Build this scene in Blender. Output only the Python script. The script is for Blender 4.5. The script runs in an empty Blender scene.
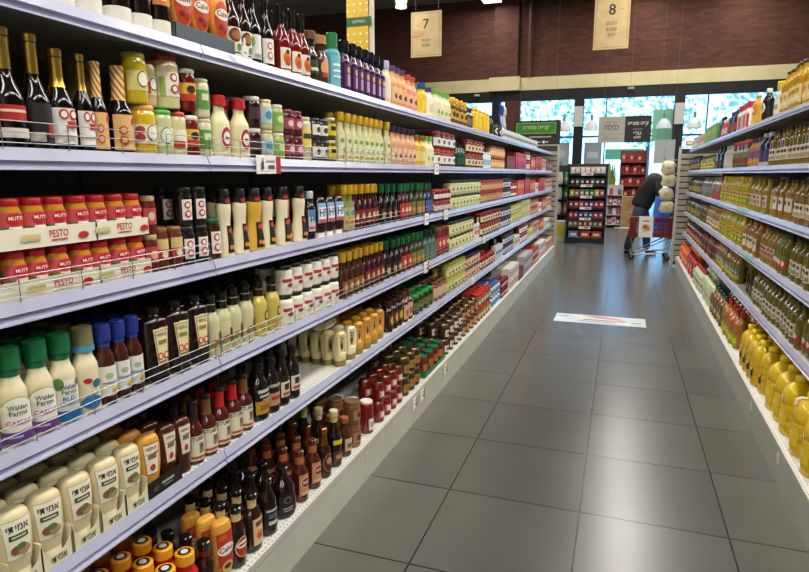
import bpy, bmesh, math, random
from math import pi, sin, cos, radians
from mathutils import Vector, Matrix
random.seed(7)
SC = bpy.context.scene
POWER, SKY, EXPO = 97., 4.0, 0.0
CAMYAW = 19.411
COL = SC.collection

# ------------------------------------------------------------------ materials
def lin(h):
    h = h.lstrip('#')
    c = [int(h[i:i+2], 16)/255 for i in (0, 2, 4)]
    return tuple((x/12.92 if x <= .04045 else ((x+.055)/1.055)**2.4) for x in c) + (1,)

MATS = {}
def mat(key):
    """'g#rrggbb' glossy, 'p#' plastic, 'm#' metal, 'o#' clear coloured liquid, 'e#' lamp, '#': printed paper"""
    if key in MATS: return MATS[key]
    if key in SPECIAL:
        MATS[key] = m = SPECIAL[key](); return m
    kind, hx = key.split('#')
    m = bpy.data.materials.new({'g': 'gloss_', 'p': 'plastic_', 'm': 'metal_', 'o': 'clear_', 'j': 'clear_oil_', 'e': 'lamp_', '': 'print_'}[kind] + hx)
    m.use_nodes = True
    b = m.node_tree.nodes['Principled BSDF']
    b.inputs['Base Color'].default_value = lin(hx)
    I = b.inputs
    if kind == 'g': I['Roughness'].default_value = .12; I['Coat Weight'].default_value = .3; I['Coat Roughness'].default_value = .04
    elif kind == 'p': I['Roughness'].default_value = .35
    elif kind == 'm': I['Roughness'].default_value = .28; I['Metallic'].default_value = 1
    elif kind == 'o': I['Roughness'].default_value = .06; I['Transmission Weight'].default_value = .3; I['IOR'].default_value = 1.4; I['Coat Weight'].default_value = .3
    elif kind == 'j': I['Roughness'].default_value = .05; I['Transmission Weight'].default_value = .7; I['IOR'].default_value = 1.36
    elif kind == 'e': I['Emission Color'].default_value = lin(hx); I['Emission Strength'].default_value = 3
    else: I['Roughness'].default_value = .5
    MATS[key] = m
    return m

def nodes(name):
    m = bpy.data.materials.new(name); m.use_nodes = True
    nt = m.node_tree
    return m, nt, nt.nodes['Principled BSDF']
def N(nt, typ, **kw):
    n = nt.nodes.new(typ)
    for k, v in kw.items():
        if hasattr(n, k): setattr(n, k, v)
        else: n.inputs[k].default_value = v
    return n

def m_floor():
    m, nt, b = nodes('grey_porcelain_tile')
    tc = N(nt, 'ShaderNodeTexCoord'); L = nt.links.new
    br = N(nt, 'ShaderNodeTexBrick', offset=0.0, squash=1.0)
    mp = N(nt, 'ShaderNodeMapping'); mp.inputs['Location'].default_value = (.09, -.208, 0)
    L(tc.outputs['Object'], mp.inputs[0]); L(mp.outputs[0], br.inputs['Vector'])
    br.inputs['Scale'].default_value = 1.0
    br.inputs['Brick Width'].default_value = .605; br.inputs['Row Height'].default_value = .605
    br.inputs['Mortar Size'].default_value = .0038; br.inputs['Mortar Smooth'].default_value = .1
    br.inputs['Color1'].default_value = lin('#63645e'); br.inputs['Color2'].default_value = lin('#5c5d58'); br.inputs['Mortar'].default_value = lin('#1d1c1a')
    no = N(nt, 'ShaderNodeTexNoise'); no.inputs['Scale'].default_value = 2.2; no.inputs['Detail'].default_value = 5
    L(tc.outputs['Object'], no.inputs['Vector'])
    mx = N(nt, 'ShaderNodeMix', data_type='RGBA', blend_type='MULTIPLY'); mx.inputs[0].default_value = .35
    rp = N(nt, 'ShaderNodeValToRGB'); rp.color_ramp.elements[0].position = .3; rp.color_ramp.elements[0].color = (.72, .72, .72, 1); rp.color_ramp.elements[1].position = .7
    L(no.outputs['Fac'], rp.inputs[0]); L(br.outputs['Color'], mx.inputs[6]); L(rp.outputs[0], mx.inputs[7]); L(mx.outputs[2], b.inputs['Base Color'])
    mr = N(nt, 'ShaderNodeMapRange'); mr.inputs['To Min'].default_value = .225; mr.inputs['To Max'].default_value = .262
    L(no.outputs['Fac'], mr.inputs[0]); L(mr.outputs[0], b.inputs['Roughness'])
    bp = N(nt, 'ShaderNodeBump'); bp.inputs['Strength'].default_value = .25; bp.inputs['Distance'].default_value = .002; bp.invert = True
    L(br.outputs['Fac'], bp.inputs['Height']); L(bp.outputs[0], b.inputs['Normal'])
    return m

def m_brick():
    m, nt, b = nodes('brown_brick'); L = nt.links.new
    tc = N(nt, 'ShaderNodeTexCoord')
    sp = N(nt, 'ShaderNodeSeparateXYZ'); cb = N(nt, 'ShaderNodeCombineXYZ')
    ad = N(nt, 'ShaderNodeMath', operation='ADD')
    L(tc.outputs['Object'], sp.inputs[0]); L(sp.outputs[0], ad.inputs[0]); L(sp.outputs[1], ad.inputs[1])
    L(ad.outputs[0], cb.inputs[0]); L(sp.outputs[2], cb.inputs[1])
    br = N(nt, 'ShaderNodeTexBrick'); L(cb.outputs[0], br.inputs['Vector'])
    br.inputs['Scale'].default_value = 1; br.inputs['Brick Width'].default_value = .26; br.inputs['Row Height'].default_value = .085; br.inputs['Mortar Size'].default_value = .008
    br.inputs['Color1'].default_value = lin('#6d3f30'); br.inputs['Color2'].default_value = lin('#553025'); br.inputs['Mortar'].default_value = lin('#4d3a33')
    L(br.outputs['Color'], b.inputs['Base Color']); b.inputs['Roughness'].default_value = .85
    bp = N(nt, 'ShaderNodeBump'); bp.inputs['Strength'].default_value = .5; bp.inputs['Distance'].default_value = .01; bp.invert = True
    L(br.outputs['Fac'], bp.inputs['Height']); L(bp.outputs[0], b.inputs['Normal'])
    return m

def noisy(name, c1, c2, scale, rough, metal=0):
    m, nt, b = nodes(name); L = nt.links.new
    tc = N(nt, 'ShaderNodeTexCoord'); no = N(nt, 'ShaderNodeTexNoise'); no.inputs['Scale'].default_value = scale; no.inputs['Detail'].default_value = 4
    L(tc.outputs['Object'], no.inputs['Vector'])
    rp = N(nt, 'ShaderNodeValToRGB'); rp.color_ramp.elements[0].color = lin(c1); rp.color_ramp.elements[1].color = lin(c2)
    rp.color_ramp.elements[0].position = .35; rp.color_ramp.elements[1].position = .65
    L(no.outputs['Fac'], rp.inputs[0]); L(rp.outputs[0], b.inputs['Base Color'])
    b.inputs['Roughness'].default_value = rough; b.inputs['Metallic'].default_value = metal
    return m

def m_deck():
    m, nt, b = nodes('white_perforated_steel'); L = nt.links.new
    tc = N(nt, 'ShaderNodeTexCoord')
    vm = N(nt, 'ShaderNodeVectorMath', operation='MULTIPLY'); vm.inputs[1].default_value = (58, 46, 0)
    fr = N(nt, 'ShaderNodeVectorMath', operation='FRACTION'); sb = N(nt, 'ShaderNodeVectorMath', operation='SUBTRACT'); sb.inputs[1].default_value = (.5, .5, 0)
    ln = N(nt, 'ShaderNodeVectorMath', operation='LENGTH'); lt = N(nt, 'ShaderNodeMath', operation='LESS_THAN'); lt.inputs[1].default_value = .16
    L(tc.outputs['Object'], vm.inputs[0]); L(vm.outputs[0], fr.inputs[0]); L(fr.outputs[0], sb.inputs[0]); L(sb.outputs[0], ln.inputs[0]); L(ln.outputs['Value'], lt.inputs[0])
    mx = N(nt, 'ShaderNodeMix', data_type='RGBA'); mx.inputs[6].default_value = lin('#dcdcd6'); mx.inputs[7].default_value = lin('#4a4a46')
    sx = N(nt, 'ShaderNodeSeparateXYZ'); L(tc.outputs['Object'], sx.inputs[0])
    ab = N(nt, 'ShaderNodeMath', operation='ABSOLUTE'); L(sx.outputs[0], ab.inputs[0])
    rw = N(nt, 'ShaderNodeMath', operation='COMPARE'); rw.inputs[1].default_value = .021; rw.inputs[2].default_value = .017; L(ab.outputs[0], rw.inputs[0])
    r2 = N(nt, 'ShaderNodeMath', operation='COMPARE'); r2.inputs[1].default_value = .110; r2.inputs[2].default_value = .017; L(ab.outputs[0], r2.inputs[0])
    sm = N(nt, 'ShaderNodeMath', operation='MAXIMUM'); L(rw.outputs[0], sm.inputs[0]); L(r2.outputs[0], sm.inputs[1])
    mu = N(nt, 'ShaderNodeMath', operation='MULTIPLY'); L(lt.outputs[0], mu.inputs[0]); L(sm.outputs[0], mu.inputs[1])
    L(mu.outputs[0], mx.inputs[0]); L(mx.outputs[2], b.inputs['Base Color']); b.inputs['Roughness'].default_value = .4
    return m

def m_check(name, c1, c2, s):
    m, nt, b = nodes(name); L = nt.links.new
    tc = N(nt, 'ShaderNodeTexCoord'); w = N(nt, 'ShaderNodeTexWave', bands_direction='DIAGONAL'); w.inputs['Scale'].default_value = s
    w.inputs['Distortion'].default_value = .5
    L(tc.outputs['Object'], w.inputs['Vector'])
    rp = N(nt, 'ShaderNodeValToRGB'); rp.color_ramp.elements[0].color = lin(c1); rp.color_ramp.elements[1].color = lin(c2); rp.color_ramp.interpolation = 'CONSTANT'; rp.color_ramp.elements[1].position = .5
    L(w.outputs['Color'], rp.inputs[0]); L(rp.outputs[0], b.inputs['Base Color']); b.inputs['Roughness'].default_value = .35
    return m

def m_glass():
    m, nt, b = nodes('window_glass')
    b.inputs['Base Color'].default_value = (1, 1, 1, 1); b.inputs['Roughness'].default_value = 0
    b.inputs['Transmission Weight'].default_value = 1; b.inputs['IOR'].default_value = 1.0; b.inputs['Alpha'].default_value = .12
    return m

SPECIAL = {
    'floor': m_floor, 'brick': m_brick, 'deck': m_deck, 'glass': m_glass,
    'check': lambda: m_check('orange_checked_wrap', '#b8702c', '#ecd79a', 30),
    'rail': lambda: noisy('lavender_grey_rail', '#a6a8c2', '#b2b4cc', 6, .25),
    'steel': lambda: noisy('light_grey_painted_steel', '#b4b5a8', '#bdbeb2', 5, .42),
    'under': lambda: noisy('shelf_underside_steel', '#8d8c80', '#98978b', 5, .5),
    'shadesteel': lambda: noisy('shade_darkened_panel_steel', '#34352f', '#3e3f39', 3, .6),  # shade deep in the shelving is put into this dark grey
    'slat': lambda: noisy('grey_slat_panel', '#a9a797', '#b6b4a4', 4, .5),
    'chrome': lambda: noisy('chrome_wire', '#8f9398', '#a4a8ac', 9, .38, 1),
    'plaster': lambda: noisy('pale_plaster', '#c9c4b4', '#d4cfc0', 2, .8),
    'ceil': lambda: noisy('grey_ceiling', '#8d867c', '#9a9389', 1.5, .85),
    'cream': lambda: noisy('cream_beam_paint', '#e0d39c', '#e8dcaa', 2, .6),
    'black': lambda: noisy('black_frame_paint', '#101216', '#171a1e', 3, .45),
    'wood': lambda: noisy('pale_wood_board', '#c4a872', '#d0b684', 7, .55),
    'card': lambda: noisy('brown_cardboard', '#b08a58', '#c09a66', 6, .8),
    'leaf': lambda: noisy('haze_paled_leaf_green', '#a9d2a6', '#dcefcc', 1.7, .8),  # washed-out haze beyond the windows is put into these pale greens
    'denim': lambda: noisy('blue_denim', '#2c3648', '#3c485c', 30, .85),
    'jacket': lambda: noisy('black_jacket_cloth', '#101114', '#18191d', 20, .8),
    'skin': lambda: noisy('skin', '#c99a7c', '#d3a587', 12, .55),
    'hair': lambda: noisy('dark_hair', '#1c1512', '#2a201a', 40, .6),
    'ground': lambda: noisy('outside_paving', '#b9b9b0', '#c8c8c0', 1, .8),
}

# ------------------------------------------------------------------ mesh builder
class MB:
    def __init__(s): s.v = []; s.f = []; s.m = []; s.sm = []; s.keys = []
    def k(s, key):
        if key not in s.keys: s.keys.append(key)
        return s.keys.index(key)
    def face(s, idx, key, smooth=False): s.f.append(idx); s.m.append(s.k(key)); s.sm.append(smooth)
    def box(s, x0, y0, z0, x1, y1, z1, key):
        b = len(s.v)
        s.v += [(x, y, z) for z in (z0, z1) for y in (y0, y1) for x in (x0, x1)]
        for q in ((0, 2, 3, 1), (4, 5, 7, 6), (0, 1, 5, 4), (2, 6, 7, 3), (0, 4, 6, 2), (1, 3, 7, 5)): s.face([b+i for i in q], key)
    def hull8(s, pts, key):
        b = len(s.v); s.v += [tuple(p) for p in pts]
        for q in ((0, 2, 3, 1), (4, 5, 7, 6), (0, 1, 5, 4), (2, 6, 7, 3), (0, 4, 6, 2), (1, 3, 7, 5)): s.face([b+i for i in q], key)
    def lathe(s, prof, key, seg=16, e=1, n=2, cx=0, cy=0):
        rings = []
        for r, z in prof:
            if r <= 1e-6:
                s.v.append((cx, cy, z)); rings.append([len(s.v)-1])
            else:
                ring = []
                for i in range(seg):
                    a = 2*pi*(i+.5)/seg; c, d = cos(a), sin(a)
                    q = 1 if n == 2 else (abs(c)**n+abs(d)**n)**(-1/n)
                    s.v.append((cx+r*e*c*q, cy+r*d*q, z)); ring.append(len(s.v)-1)
                rings.append(ring)
        for A, B in zip(rings, rings[1:]):
            for i in range(seg):
                j = (i+1) % seg
                if len(A) == 1 and len(B) == 1: continue
                if len(A) == 1: s.face([A[0], B[j], B[i]], key, True)
                elif len(B) == 1: s.face([A[i], A[j], B[0]], key, True)
                else: s.face([A[i], A[j], B[j], B[i]], key, True)
    def tube(s, pts, r, key, seg=6, closed=False):
        pts = [Vector(p) for p in pts]; rings = []; n = len(pts)
        for i, p in enumerate(pts):
            if closed: t = (pts[(i+1) % n]-pts[i-1])
            else: t = (pts[min(i+1, n-1)]-pts[max(i-1, 0)])
            t.normalize()
            u = t.cross(Vector((0, 0, 1)) if abs(t.z) < .9 else Vector((1, 0, 0))).normalized(); w = t.cross(u)
            ring = []
            for q in range(seg):
                a = 2*pi*q/seg; s.v.append(tuple(p+u*(r*cos(a))+w*(r*sin(a)))); ring.append(len(s.v)-1)
            rings.append(ring)
        pr = list(zip(rings, rings[1:])) + ([(rings[-1], rings[0])] if closed else [])
        for A, B in pr:
            for q in range(seg):
                j = (q+1) % seg; s.face([A[q], A[j], B[j], B[q]], key, True)
        if not closed:
            s.face(rings[0][::-1], key); s.face(rings[-1], key)
    def prism(s, poly, axis, a0, a1, key, smooth=False):
        """extrude a closed 2-D polygon along an axis: 'y' -> poly in (x,z); 'z' -> (x,y); 'x' -> (y,z)"""
        def P(p, a): return {'y': (p[0], a, p[1]), 'z': (p[0], p[1], a), 'x': (a, p[0], p[1])}[axis]
        b = len(s.v); n = len(poly)
        s.v += [P(p, a0) for p in poly] + [P(p, a1) for p in poly]
        for i in range(n):
            j = (i+1) % n; s.face([b+i, b+j, b+n+j, b+n+i], key, smooth)
        s.face([b+i for i in range(n)][::-1], key); s.face([b+n+i for i in range(n)], key)
    def mesh(s, name):
        me = bpy.data.meshes.new(name); me.from_pydata(s.v, [], s.f)
        for k in s.keys: me.materials.append(mat(k))
        me.polygons.foreach_set('material_index', s.m); me.polygons.foreach_set('use_smooth', s.sm)
        bm = bmesh.new(); bm.from_mesh(me); bmesh.ops.recalc_face_normals(bm, faces=bm.faces[:]) if s.fix else None
        bm.to_mesh(me); bm.free()
        if any(s.sm): me.set_sharp_from_angle(angle=radians(42))
        me.update(); return me
    fix = True
    def build(s, name, parent=None):
        o = bpy.data.objects.new(name, s.mesh(name)); COL.objects.link(o)
        if parent: o.parent = parent
        return o

def empty(name, loc=(0, 0, 0), rz=0):
    o = bpy.data.objects.new(name, None); COL.objects.link(o); o.location = loc; o.rotation_euler = (0, 0, rz); o.empty_display_size = .05
    return o
def tag(o, label=None, cat=None, group=None, kind=None):
    if label: o['label'] = label
    if cat: o['category'] = cat
    if group: o['group'] = group
    if kind: o['kind'] = kind
    return o
def dup(root):
    r = root.copy(); COL.objects.link(r)
    for ch in KIDS.get(root.name, ()):
        c = ch.copy(); COL.objects.link(c); c.parent = r
    return r
KIDS = {}

# ------------------------------------------------------------------ lettering
TXT = {}
def text_tris(t):
    """flat triangles of a text, scaled to height 1 and centred: (verts, faces, width)"""
    if t in TXT: return TXT[t]
    heb = any('\u0590' <= c <= '\u05ff' for c in t)
    cu = bpy.data.curves.new('lettering', 'FONT'); cu.body = t[::-1] if heb else t; cu.resolution_u = 2; cu.align_x = 'CENTER'; cu.offset = .012
    ob = bpy.data.objects.new('lettering', cu); COL.objects.link(ob)
    bpy.context.view_layer.update()
    me = bpy.data.meshes.new_from_object(ob.evaluated_get(bpy.context.evaluated_depsgraph_get()))
    vs = [(v.co.x, v.co.y) for v in me.vertices]; fs = [list(p.vertices) for p in me.polygons]
    bpy.data.objects.remove(ob); bpy.data.curves.remove(cu); bpy.data.meshes.remove(me)
    if vs:
        x0, x1 = min(v[0] for v in vs), max(v[0] for v in vs); y0, y1 = min(v[1] for v in vs), max(v[1] for v in vs); hh = max(y1-y0, .01)
        vs = [((x-(x0+x1)/2)/hh, (y-(y0+y1)/2)/hh) for x, y in vs]; w = (x1-x0)/hh
    else: w = 1
    TXT[t] = (vs, fs, w); return TXT[t]

def flat_text(mb, t, o, u, v, h, key, maxw=None, bold=1.0):
    """lettering on a plane: o centre, u right, v up"""
    vs, fs, w = text_tris(t); s = h
    sx = min(s, (maxw/w) if maxw else s)
    o, u, v = Vector(o), Vector(u), Vector(v); b = len(mb.v)
    for x, y in vs: mb.v.append(tuple(o+u*(x*sx)+v*(y*s)))
    for f in fs: mb.face([b+i for i in f], key)

# ------------------------------------------------------------------ product prims
def rad_at(prof, z):
    for (r0, z0), (r1, z1) in zip(prof, prof[1:]):
        if z0 <= z <= z1 and z1 > z0: return r0+(r1-r0)*(z-z0)/(z1-z0)
    return prof[-2][0]
def patch(mb, prof, e, n, decos, lod):
    lev = 1
    def on(y, z, off):
        R = rad_at(prof, z); t = min(abs(y)/R, .985)
        x = e*R*(1-t**n)**(1/n) if n != 2 else e*R*math.sqrt(1-t*t)
        k = 1+off/R
        return ((x)*k+off*.3, y*k, z)
    for d in decos:
        off = .0006+.0005*lev; lev += 1
        k = d[0]
        if k in 'rk':
            _, y0, z0, w, h, key = d[:6]
            wt, wb = (w, w) if k == 'r' else (w, w*d[6])
            ny = 6 if lod < 2 else 4; nz = max(1, int(h/.03)) if lod < 2 else 1
            b = len(mb.v)
            for j in range(nz+1):
                z = z0-h/2+h*j/nz; ww = wb+(wt-wb)*j/nz
                for i in range(ny+1): mb.v.append(on(y0-ww/2+ww*i/ny, z, off))
            for j in range(nz):
                for i in range(ny):
                    a = b+j*(ny+1)+i; mb.face([a, a+1, a+ny+2, a+ny+1], key, True)
        elif k == 'o':
            _, y0, z0, w, h, key = d; sg = 14 if lod < 2 else 8; b = len(mb.v)
            mb.v.append(on(y0, z0, off))
            for rr in (.5, 1):
                for i in range(sg):
                    a = 2*pi*i/sg; mb.v.append(on(y0+w/2*rr*cos(a), z0+h/2*rr*sin(a), off))
            for i in range(sg):
                j = (i+1) % sg
                mb.face([b, b+1+i, b+1+j], key, True); mb.face([b+1+i, b+1+sg+i, b+1+sg+j, b+1+j], key, True)
        elif k == 't' and lod < 2:
            _, t, y0, z0, h, key, mw = d
            vs, fs, w = text_tris(t); sx = min(h, mw/w); b = len(mb.v)
            for x, y in vs: mb.v.append(on(y0+x*sx, z0+y*h, off))
            for f in fs: mb.face([b+i for i in f], key)

def run(mb, prims, lod):
    seg = (20, 14, 10)[lod]
    for p in prims:
        if p[0] == 'L': mb.lathe(p[1], p[2], seg if p[4] == 2 else max(16, seg), p[3], p[4])
        elif p[0] == 'P': patch(mb, p[1], p[2], p[3], p[4], lod)
        elif p[0] == 'B': mb.box(*p[1:])
        elif p[0] == 'T': mb.tube(p[1], p[2], p[3], 6)
        elif p[0] == 'F':  # flat printed front of a box at x: list of decos in (y,z)
            for i, d in enumerate(p[2]):
                x = p[1]+.0008*(i+1); b = len(mb.v)
                if d[0] == 'r':
                    _, y, z, w, h, key = d
                    mb.v += [(x, y-w/2, z-h/2), (x, y+w/2, z-h/2), (x, y+w/2, z+h/2), (x, y-w/2, z+h/2)]; mb.face([b, b+1, b+2, b+3], key)
                elif d[0] == 'o':
                    _, y, z, w, h, key = d
                    for i2 in range(12): mb.v.append((x, y+w/2*cos(i2*pi/6), z+h/2*sin(i2*pi/6)))
                    mb.face(list(range(b, b+12)), key)
                elif d[0] == 't' and lod < 2:
                    flat_text(mb, d[1], (x, d[2], d[3]), (0, 1, 0), (0, 0, 1), d[4], d[5], d[6])

def smooth_prof(pts, k=4):
    """Catmull-Rom through (r,z)"""
    out = []
    P = [pts[0]]+list(pts)+[pts[-1]]
    for i in range(1, len(P)-2):
        a, b, c, d = P[i-1], P[i], P[i+1], P[i+2]
        for j in range(k):
            t = j/k
            out.append(tuple(max(0.0004, .5*((2*b[q])+(-a[q]+c[q])*t+(2*a[q]-5*b[q]+4*c[q]-d[q])*t*t+(-a[q]+3*b[q]-3*c[q]+d[q])*t**3)) for q in (0, 1)))
    out.append(pts[-1]); return out

def capp(r, z0, z1, r1=None, top=.003):
    r1 = r if r1 is None else r1
    return [(0, z0), (r*.96, z0), (r, z0+.001), (r1, z1-top), (r1-top, z1), (0, z1)]
def bprof(h, r, nr, zs, zn, zc):
    p = [(0, .001), (r*.86, 0), (r*.97, .003), (r, .010), (r, zs)]
    for i in range(1, 6):
        t = i/6; s = t*t*(3-2*t); p.append((r+(nr-r)*s, zs+(zn-zs)*t))
    return p+[(nr, zn), (nr, zc), (0, zc)]

def Bt(h, r, nr, zs, zn, ch, body, cap, lab=(), e=1, n=2, cr=None, wrap=None, neck=None):
    """bottle: body to h-ch, cap above; wrap = list of (z0,z1,key) bands; neck=(z0,z1,key) sleeve"""
    zc = h-ch; p = bprof(h, r, nr, zs, zn, zc+.001)
    parts = [('body', [('L', p, body, e, n)]), ('cap', [('L', capp(cr or nr*1.12, zc, h), cap, 1, 2)])]
    if neck:
        z0, z1, key = neck
        q = [(0, z0)]+[(rad_at(p, z)+.0012, z) for z in [z0+(z1-z0)*i/6 for i in range(7)]]+[(0, z1)]
        parts.append(('neck_sleeve', [('L', q, key, e, n)]))
    for z0, z1, key in (wrap or ()):
        zz = [z0+(z1-z0)*i/3 for i in range(4)]
        parts.append(('band', [('L', [(rad_at(p, z)+.0007, z) for z in zz], key, e, n)]))
    if lab: parts.append(('label', [('P', p, e, n, list(lab))]))
    return dict(parts=parts, h=h, r=r*e, w=r, sq=n >= 2.3)
def Jr(h, r, lh, body, lid, lab=(), wrap=None, lr=None, e=1, n=2, sh=.012):
    zc = h-lh; lr = lr or r*.92
    p = [(0, .001), (r*.86, 0), (r*.97, .003), (r, .009), (r, zc-sh-.006), (r*.985, zc-sh*.6), (lr*.95, zc-.001), (lr*.95, zc+.001), (0, zc+.001)]
    parts = [('jar_body', [('L', p, body, e, n)]), ('lid', [('L', [(0, zc), (lr*.97, zc), (lr, zc+.0015), (lr, h-.003), (lr-.0025, h), (lr*.8, h-.0008), (0, h-.0008)], lid, 1 if e == 1 else e, 2)])]
    lp = []
    for z0, z1, key in (wrap or ()): lp.append(('L', [(rad_at(p, z)+.0007, z) for z in (z0, z1)], key, e, n))
    if lab: lp.append(('P', p, e, n, list(lab)))
    if lp: parts.append(('label', lp))
    return dict(parts=parts, h=h, r=r*e, w=r)
def Sq(pts, e, body, caph, capr, cap, lab, n=2.3, h=None):
    """squeeze bottle standing on its cap (or with base foot): outline pts of the body above the cap"""
    p = [(0, caph)]+smooth_prof(pts)+[(0, pts[-1][1])]
    parts = [('body', [('L', p, body, e, n)]), ('cap', [('L', [(0, 0), (capr, 0), (capr, caph-.003), (capr*.93, caph+.0005), (0, caph+.0005)], cap, e, 2)])]
    if lab: parts.append(('label', [('P', p[1:], e, n, list(lab))]))
    return dict(parts=parts, h=pts[-1][1], r=max(a for a, _ in pts)*e, w=max(a for a, _ in pts))
def Ct(w, d, h, col, decos, top=None):
    """printed carton: a folded box with a tucked top flap line"""
    x = d/2
    b = [('B', -x, -w/2, 0, x, w/2, h-.002, col), ('B', -x+.002, -w/2+.001, h-.002, x-.001, w/2-.001, h, top or col)]
    return dict(parts=[('carton_body', b), ('printed_front', [('F', x, decos)])], h=h, r=d/2, w=w/2)

D = {}
W, BK = '#f2efe6', '#15110f'
# --- shelf 1
D['white_base'] = Bt(.26, .034, .014, .13, .185, .03, 'g#160c0a', 'p#111111', [('r', 0, .105, .05, .05, '#d97a2e'), ('o', 0, .105, .03, .03, '#f3e3b0')], wrap=[(.004, .042, '#efeade')])
_calve = [(.022, .022), (.026, .04), (.036, .07), (.0385, .12), (.036, .15), (.027, .171), (.012, .178)]
D['calve_tray'] = Sq(_calve, .62, 'p#e8963a', .022, .024, 'p#e07818', [('o', 0, .098, .060, .110, '#c9421f'), ('o', -.008, .075, .018, .016, '#7c1f10'), ('o', .010, .07, .02, .018, '#a63018'), ('o', 0, .112, .056, .034, '#f7eadd'), ('t', 'Calvé', 0, .114, .017, '#6b1420', .046)])
D['teriyaki'] = Bt(.255, .0335, .0125, .115, .19, .03, 'g#2a0d08', 'g#0d0d10', [('r', 0, .058, .052, .076, '#efe9db'), ('o', 0, .072, .042, .044, '#5a3016'), ('o', .002, .072, .030, .028, '#a8662c'), ('o', .012, .036, .020, .024, '#5f8a30')], wrap=[(.004, .016, '#ece6d8')], neck=(.205, .226, 'g#101015'))
D['plain_white'] = Bt(.255, .035, .0125, .115, .19, .03, 'g#0f0b0c', 'g#101012', [('r', 0, .06, .058, .08, '#e3e2da'), ('r', 0, .03, .03, .014, '#9c9c98'), ('o', -.02, .075, .016, .03, '#7fae5c')], neck=(.205, .226, 'g#0c0c0e'))
RR = [('o', -.0, .078, .026, .026, '#c8352c'), ('o', 0, .078, .017, .017, '#f4ece2'), ('o', 0, .045, .026, .026, '#c8352c'), ('o', 0, .045, .017, .017, '#f4ece2')]
D['two_rings'] = Bt(.255, .034, .0125, .115, .19, .03, 'g#120b0a', 'g#101012', [('r', 0, .06, .056, .084, '#f1ede4')]+RR, neck=(.205, .226, 'g#0c0c0e'))
D['orange_pic'] = Bt(.25, .03, .0125, .115, .19, .03, 'g#120b0a', 'g#101012', [('r', 0, .06, .05, .084, '#d9862c'), ('r', 0, .05, .026, .04, '#f3dfae'), ('r', 0, .086, .03, .012, '#26201c')])
D['chili'] = Bt(.25, .033, .0125, .11, .18, .045, 'g#76160c', 'g#14110f', [('r', 0, .055, .05, .074, '#f4e9d8'), ('o', 0, .055, .036, .050, '#e0761c'), ('o', 0, .078, .016, .016, '#3a1c10'), ('r', 0, .045, .022, .03, '#c2501a')], wrap=[(.006, .013, '#e9dfcc')], neck=(.178, .206, 'g#17120f'))
D['brown_top'] = Bt(.20, .033, .018, .10, .14, .035, 'g#1d2614', 'p#6d4a30', [('r', 0, .06, .05, .05, '#27401f'), ('r', 0, .05, .04, .012, '#d9d4c4')], cr=.026)
D['tan_top'] = Bt(.20, .034, .02, .10, .14, .035, 'g#4a2a1a', 'p#b58a54', [('o', 0, .07, .05, .07, '#d9a074'), ('r', 0, .04, .04, .02, '#a34a30')], cr=.027)
D['green_blue'] = Bt(.235, .036, .022, .15, .175, .07, 'p#5aa2b4', 'p#1f7a45', [('r', 0, .075, .062, .13, '#6fc0d4'), ('r', 0, .1, .05, .01, '#eef6f4'), ('r', 0, .075, .05, .008, '#eef6f4'), ('r', 0, .05, .05, .008, '#eef6f4')], cr=.026)
D['purple'] = Bt(.225, .034, .02, .125, .17, .055, 'g#3c1444', 'g#141014', [('r', 0, .07, .05, .10, '#54205c'), ('o', 0, .095, .022, .03, '#d0b070'), ('r', 0, .05, .022, .05, '#b49ac0')], e=.7, cr=.022)
D['cream_lilac'] = Bt(.225, .034, .022, .13, .17, .04, 'p#e9dcc0', 'p#c9c0dc', [('r', 0, .07, .055, .08, '#f3ead6')], cr=.025)
D['orange_violet'] = Bt(.215, .035, .021, .12, .165, .03, 'p#e0a066', 'p#5a3c70', [('r', 0, .065, .055, .08, '#efc08c'), ('o', 0, .055, .03, .03, '#5c3a2a')], cr=.024)
D['pink_red'] = Bt(.205, .035, .021, .115, .155, .03, 'p#e89a78', 'p#c2473a', [('r', 0, .06, .055, .07, '#f2bb98'), ('o', 0, .055, .03, .03, '#5c3a2a')], cr=.024)
D['yellow_blue'] = Bt(.20, .036, .024, .12, .15, .04, 'p#e9c52c', 'p#1e4a80', [('r', 0, .06, .05, .06, '#f0d660')], cr=.028)
D['white_dark'] = Bt(.19, .035, .021, .11, .15, .03, 'p#efe9da', 'p#4a4460', [('r', 0, .055, .05, .05, '#d8d3c4')], cr=.024)
D['cream_green'] = Bt(.195, .035, .021, .11, .15, .03, 'p#e8ddb6', 'p#6fae3a', [('r', 0, .06, .055, .07, '#e6e4c0'), ('o', 0, .05, .03, .03, '#86a850')], cr=.024)
D['dark_yellow'] = Jr(.19, .045, .05, 'g#6a4a20', 'p#e0a91e', [('r', 0, .07, .075, .07, '#d0a23a'), ('o', 0, .07, .04, .04, '#3a2412')])
D['black_jarlet'] = Bt(.17, .038, .02, .1, .135, .03, 'g#2a2a30', 'p#2b2b35', [('r', 0, .055, .05, .06, '#8a6a4a')], cr=.024)
D['yellow_tall'] = Bt(.185, .05, .04, .145, .165, .018, 'p#e8bf18', 'p#eec92a', [('r', 0, .08, .07, .09, '#f0cc2c')], e=.8, n=3)
D['dkgreen_tall'] = Bt(.19, .036, .012, .1, .165, .02, 'g#123c22', 'p#0f3018', [('r', 0, .05, .05, .05, '#20502e')])
D['dark_circle'] = Jr(.12, .045, .018, 'g#2a2324', 'p#2a2324', [('o', 0, .055, .06, .06, '#e9e5dc'), ('o', 0, .055, .035, .035, '#4a3a3a')])
D['grey_tin'] = Jr(.105, .042, .008, '#d5d8d8', 'm#c0c4c8', wrap=[(.03, .06, '#7f8a92')], lr=.042, sh=.004)
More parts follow.
